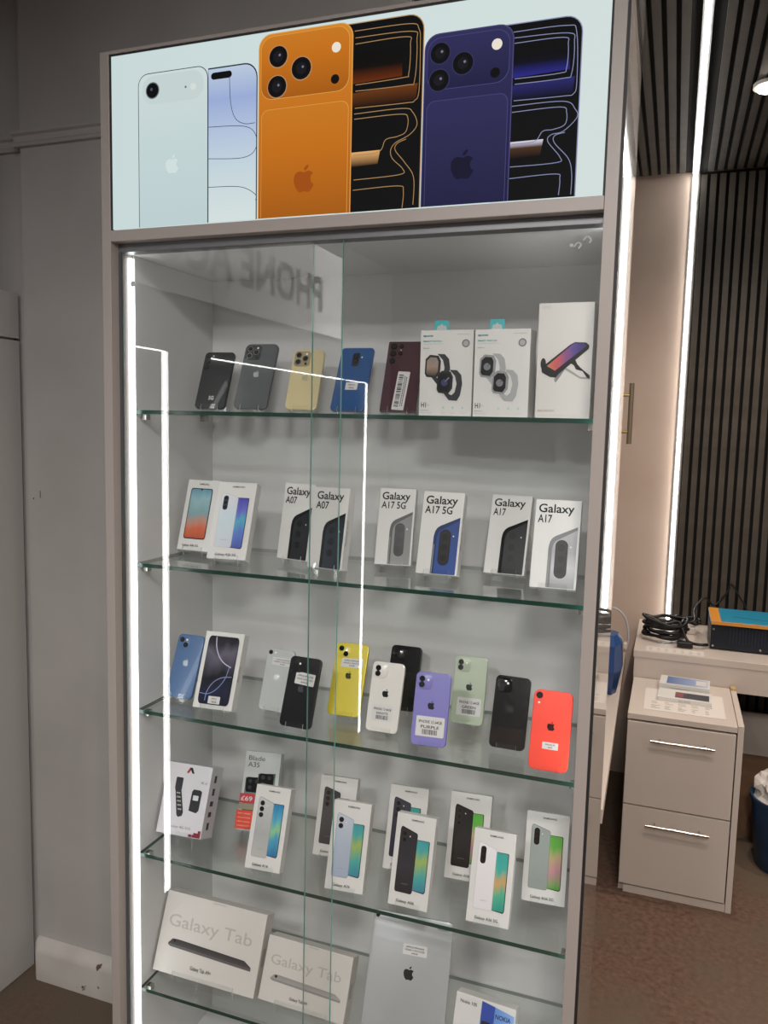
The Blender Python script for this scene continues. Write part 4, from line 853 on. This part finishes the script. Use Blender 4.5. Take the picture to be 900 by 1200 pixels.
pyd('printed_line', [(-.15, -.05, .0123), (-.15, -.043, .0123), (.0, -.075, .0123), (.0, -.068, .0123), (.23, -.07, .0123), (.23, -.064, .0123)], [(0, 2, 3, 1), (2, 4, 5, 3)], mat('ink_deepblue', '123E58', .5), ob)
# cables
BLK = mat('black_cable', '0E0E10', .45)
def coil(label, cx, cy, z, rx, ry, loops, tail, r=.0045, seed=1):
    random.seed(seed); P = []
    for k in range(loops*8):
        a = 2*math.pi*k/8; P.append((cx+rx*math.cos(a)*random.uniform(.75, 1.1), cy+ry*math.sin(a)*random.uniform(.7, 1.1), z+r+.009*(k//8)+random.uniform(0, .022)))
    P += tail
    o = empty('cable', (0, 0, 0), label, 'cable'); tube('lead', smoothpath(P, 4), r, BLK, o); return o
o = coil('thick coiled black power cable heaped on the desk end', 1.052, 2.12, .768, .085, .075, 9, [(1.14, 2.04, .79), (1.19, 2.02, .785), (1.215, 2.05, .78)], .006, 3)
box('plug', 1.10, 1.16, 2.005, 2.035, .7685, .792, BLK, o, .004)
o = coil('thin black cable looping up behind the navy power unit', 1.14, 2.30, .800, .055, .04, 2, [(1.17, 2.36, .86), (1.21, 2.40, .905), (1.25, 2.42, .87), (1.30, 2.43, .93), (1.315, 2.435, .97), (1.35, 2.435, .92), (1.38, 2.43, .87), (1.40, 2.425, .80)], .004, 5)
o = tag(box('power_adapter', 1.085, 1.175, 2.26, 2.33, .7655, .795, WHT, None, .004), 'white power adapter block behind the black cables', 'adapter')
box('plug_socket', 1.12, 1.14, 2.2535, 2.2595, .772, .786, DARKMET, o)
o = tag(box('paper_sheet', .985, 1.20, 1.915, 1.985, .7655, .7659, PAPER), 'small printed slip at the desk edge under the cables', 'paper')
boxes('printed_text', [(x, x+.012, y, y+.003, .7660, .7662) for y in (1.93, 1.945, 1.96) for x in [.995+.03*k for k in range(7)]], GREYINK, o)
# bin and bag, cardboard
bn = empty('waste_bin', (1.535, 1.86, 0), 'round blue waste bin under the desk', 'bin')
n = 32; prf = [(.0, .002), (.105, .002), (.112, .012), (.138, .262), (.144, .266), (.144, .276), (.136, .276), (.130, .262), (.106, .02), (0, .02)]
v = [(r*math.cos(2*math.pi*i/n), r*math.sin(2*math.pi*i/n), z) for r, z in prf for i in range(n)]
f = [(k*n+i, k*n+(i+1) % n, (k+1)*n+(i+1) % n, (k+1)*n+i) for k in range(len(prf)-1) for i in range(n)]
pyd('bucket', v, f, mat('bin_blue', '1B3A5A', .4, noise='142A42', scale=12), bn, smooth=40)
random.seed(11)
bm = bmesh.new(); bmesh.ops.create_icosphere(bm, subdivisions=4, radius=.12)
from mathutils import noise as mn
for q in bm.verts:
    d = q.co.normalized(); k = 1+.30*mn.noise(d*2.6)+.16*abs(mn.noise(d*7))+.06*mn.noise(d*18); q.co = Vector((d.x*.115*k, d.y*.115*k, d.z*.10*k))
me = D.meshes.new('waste_bag'); bm.to_mesh(me); bm.free()
o = link('waste_bag', me, mat('bag_plastic', 'D8D2CC', .35)); o.location = (1.535, 1.86, .275); tag(o, 'crumpled white plastic bag stuffed in the blue bin', 'bag')
cb = empty('cardboard_box', (1.47, 2.12, 0), 'plain brown cardboard carton standing behind the bin', 'box')
CB = mat('cardboard', '7A5C45', .8, noise='6E523D', scale=20)
box('carton', -.11, .16, -.06, .14, 0, .27, CB, cb, .001); box('flap', -.11, .16, -.058, .04, .2703, .273, CB, cb); box('flap', -.11, .16, .042, .138, .2703, .273, CB, cb)
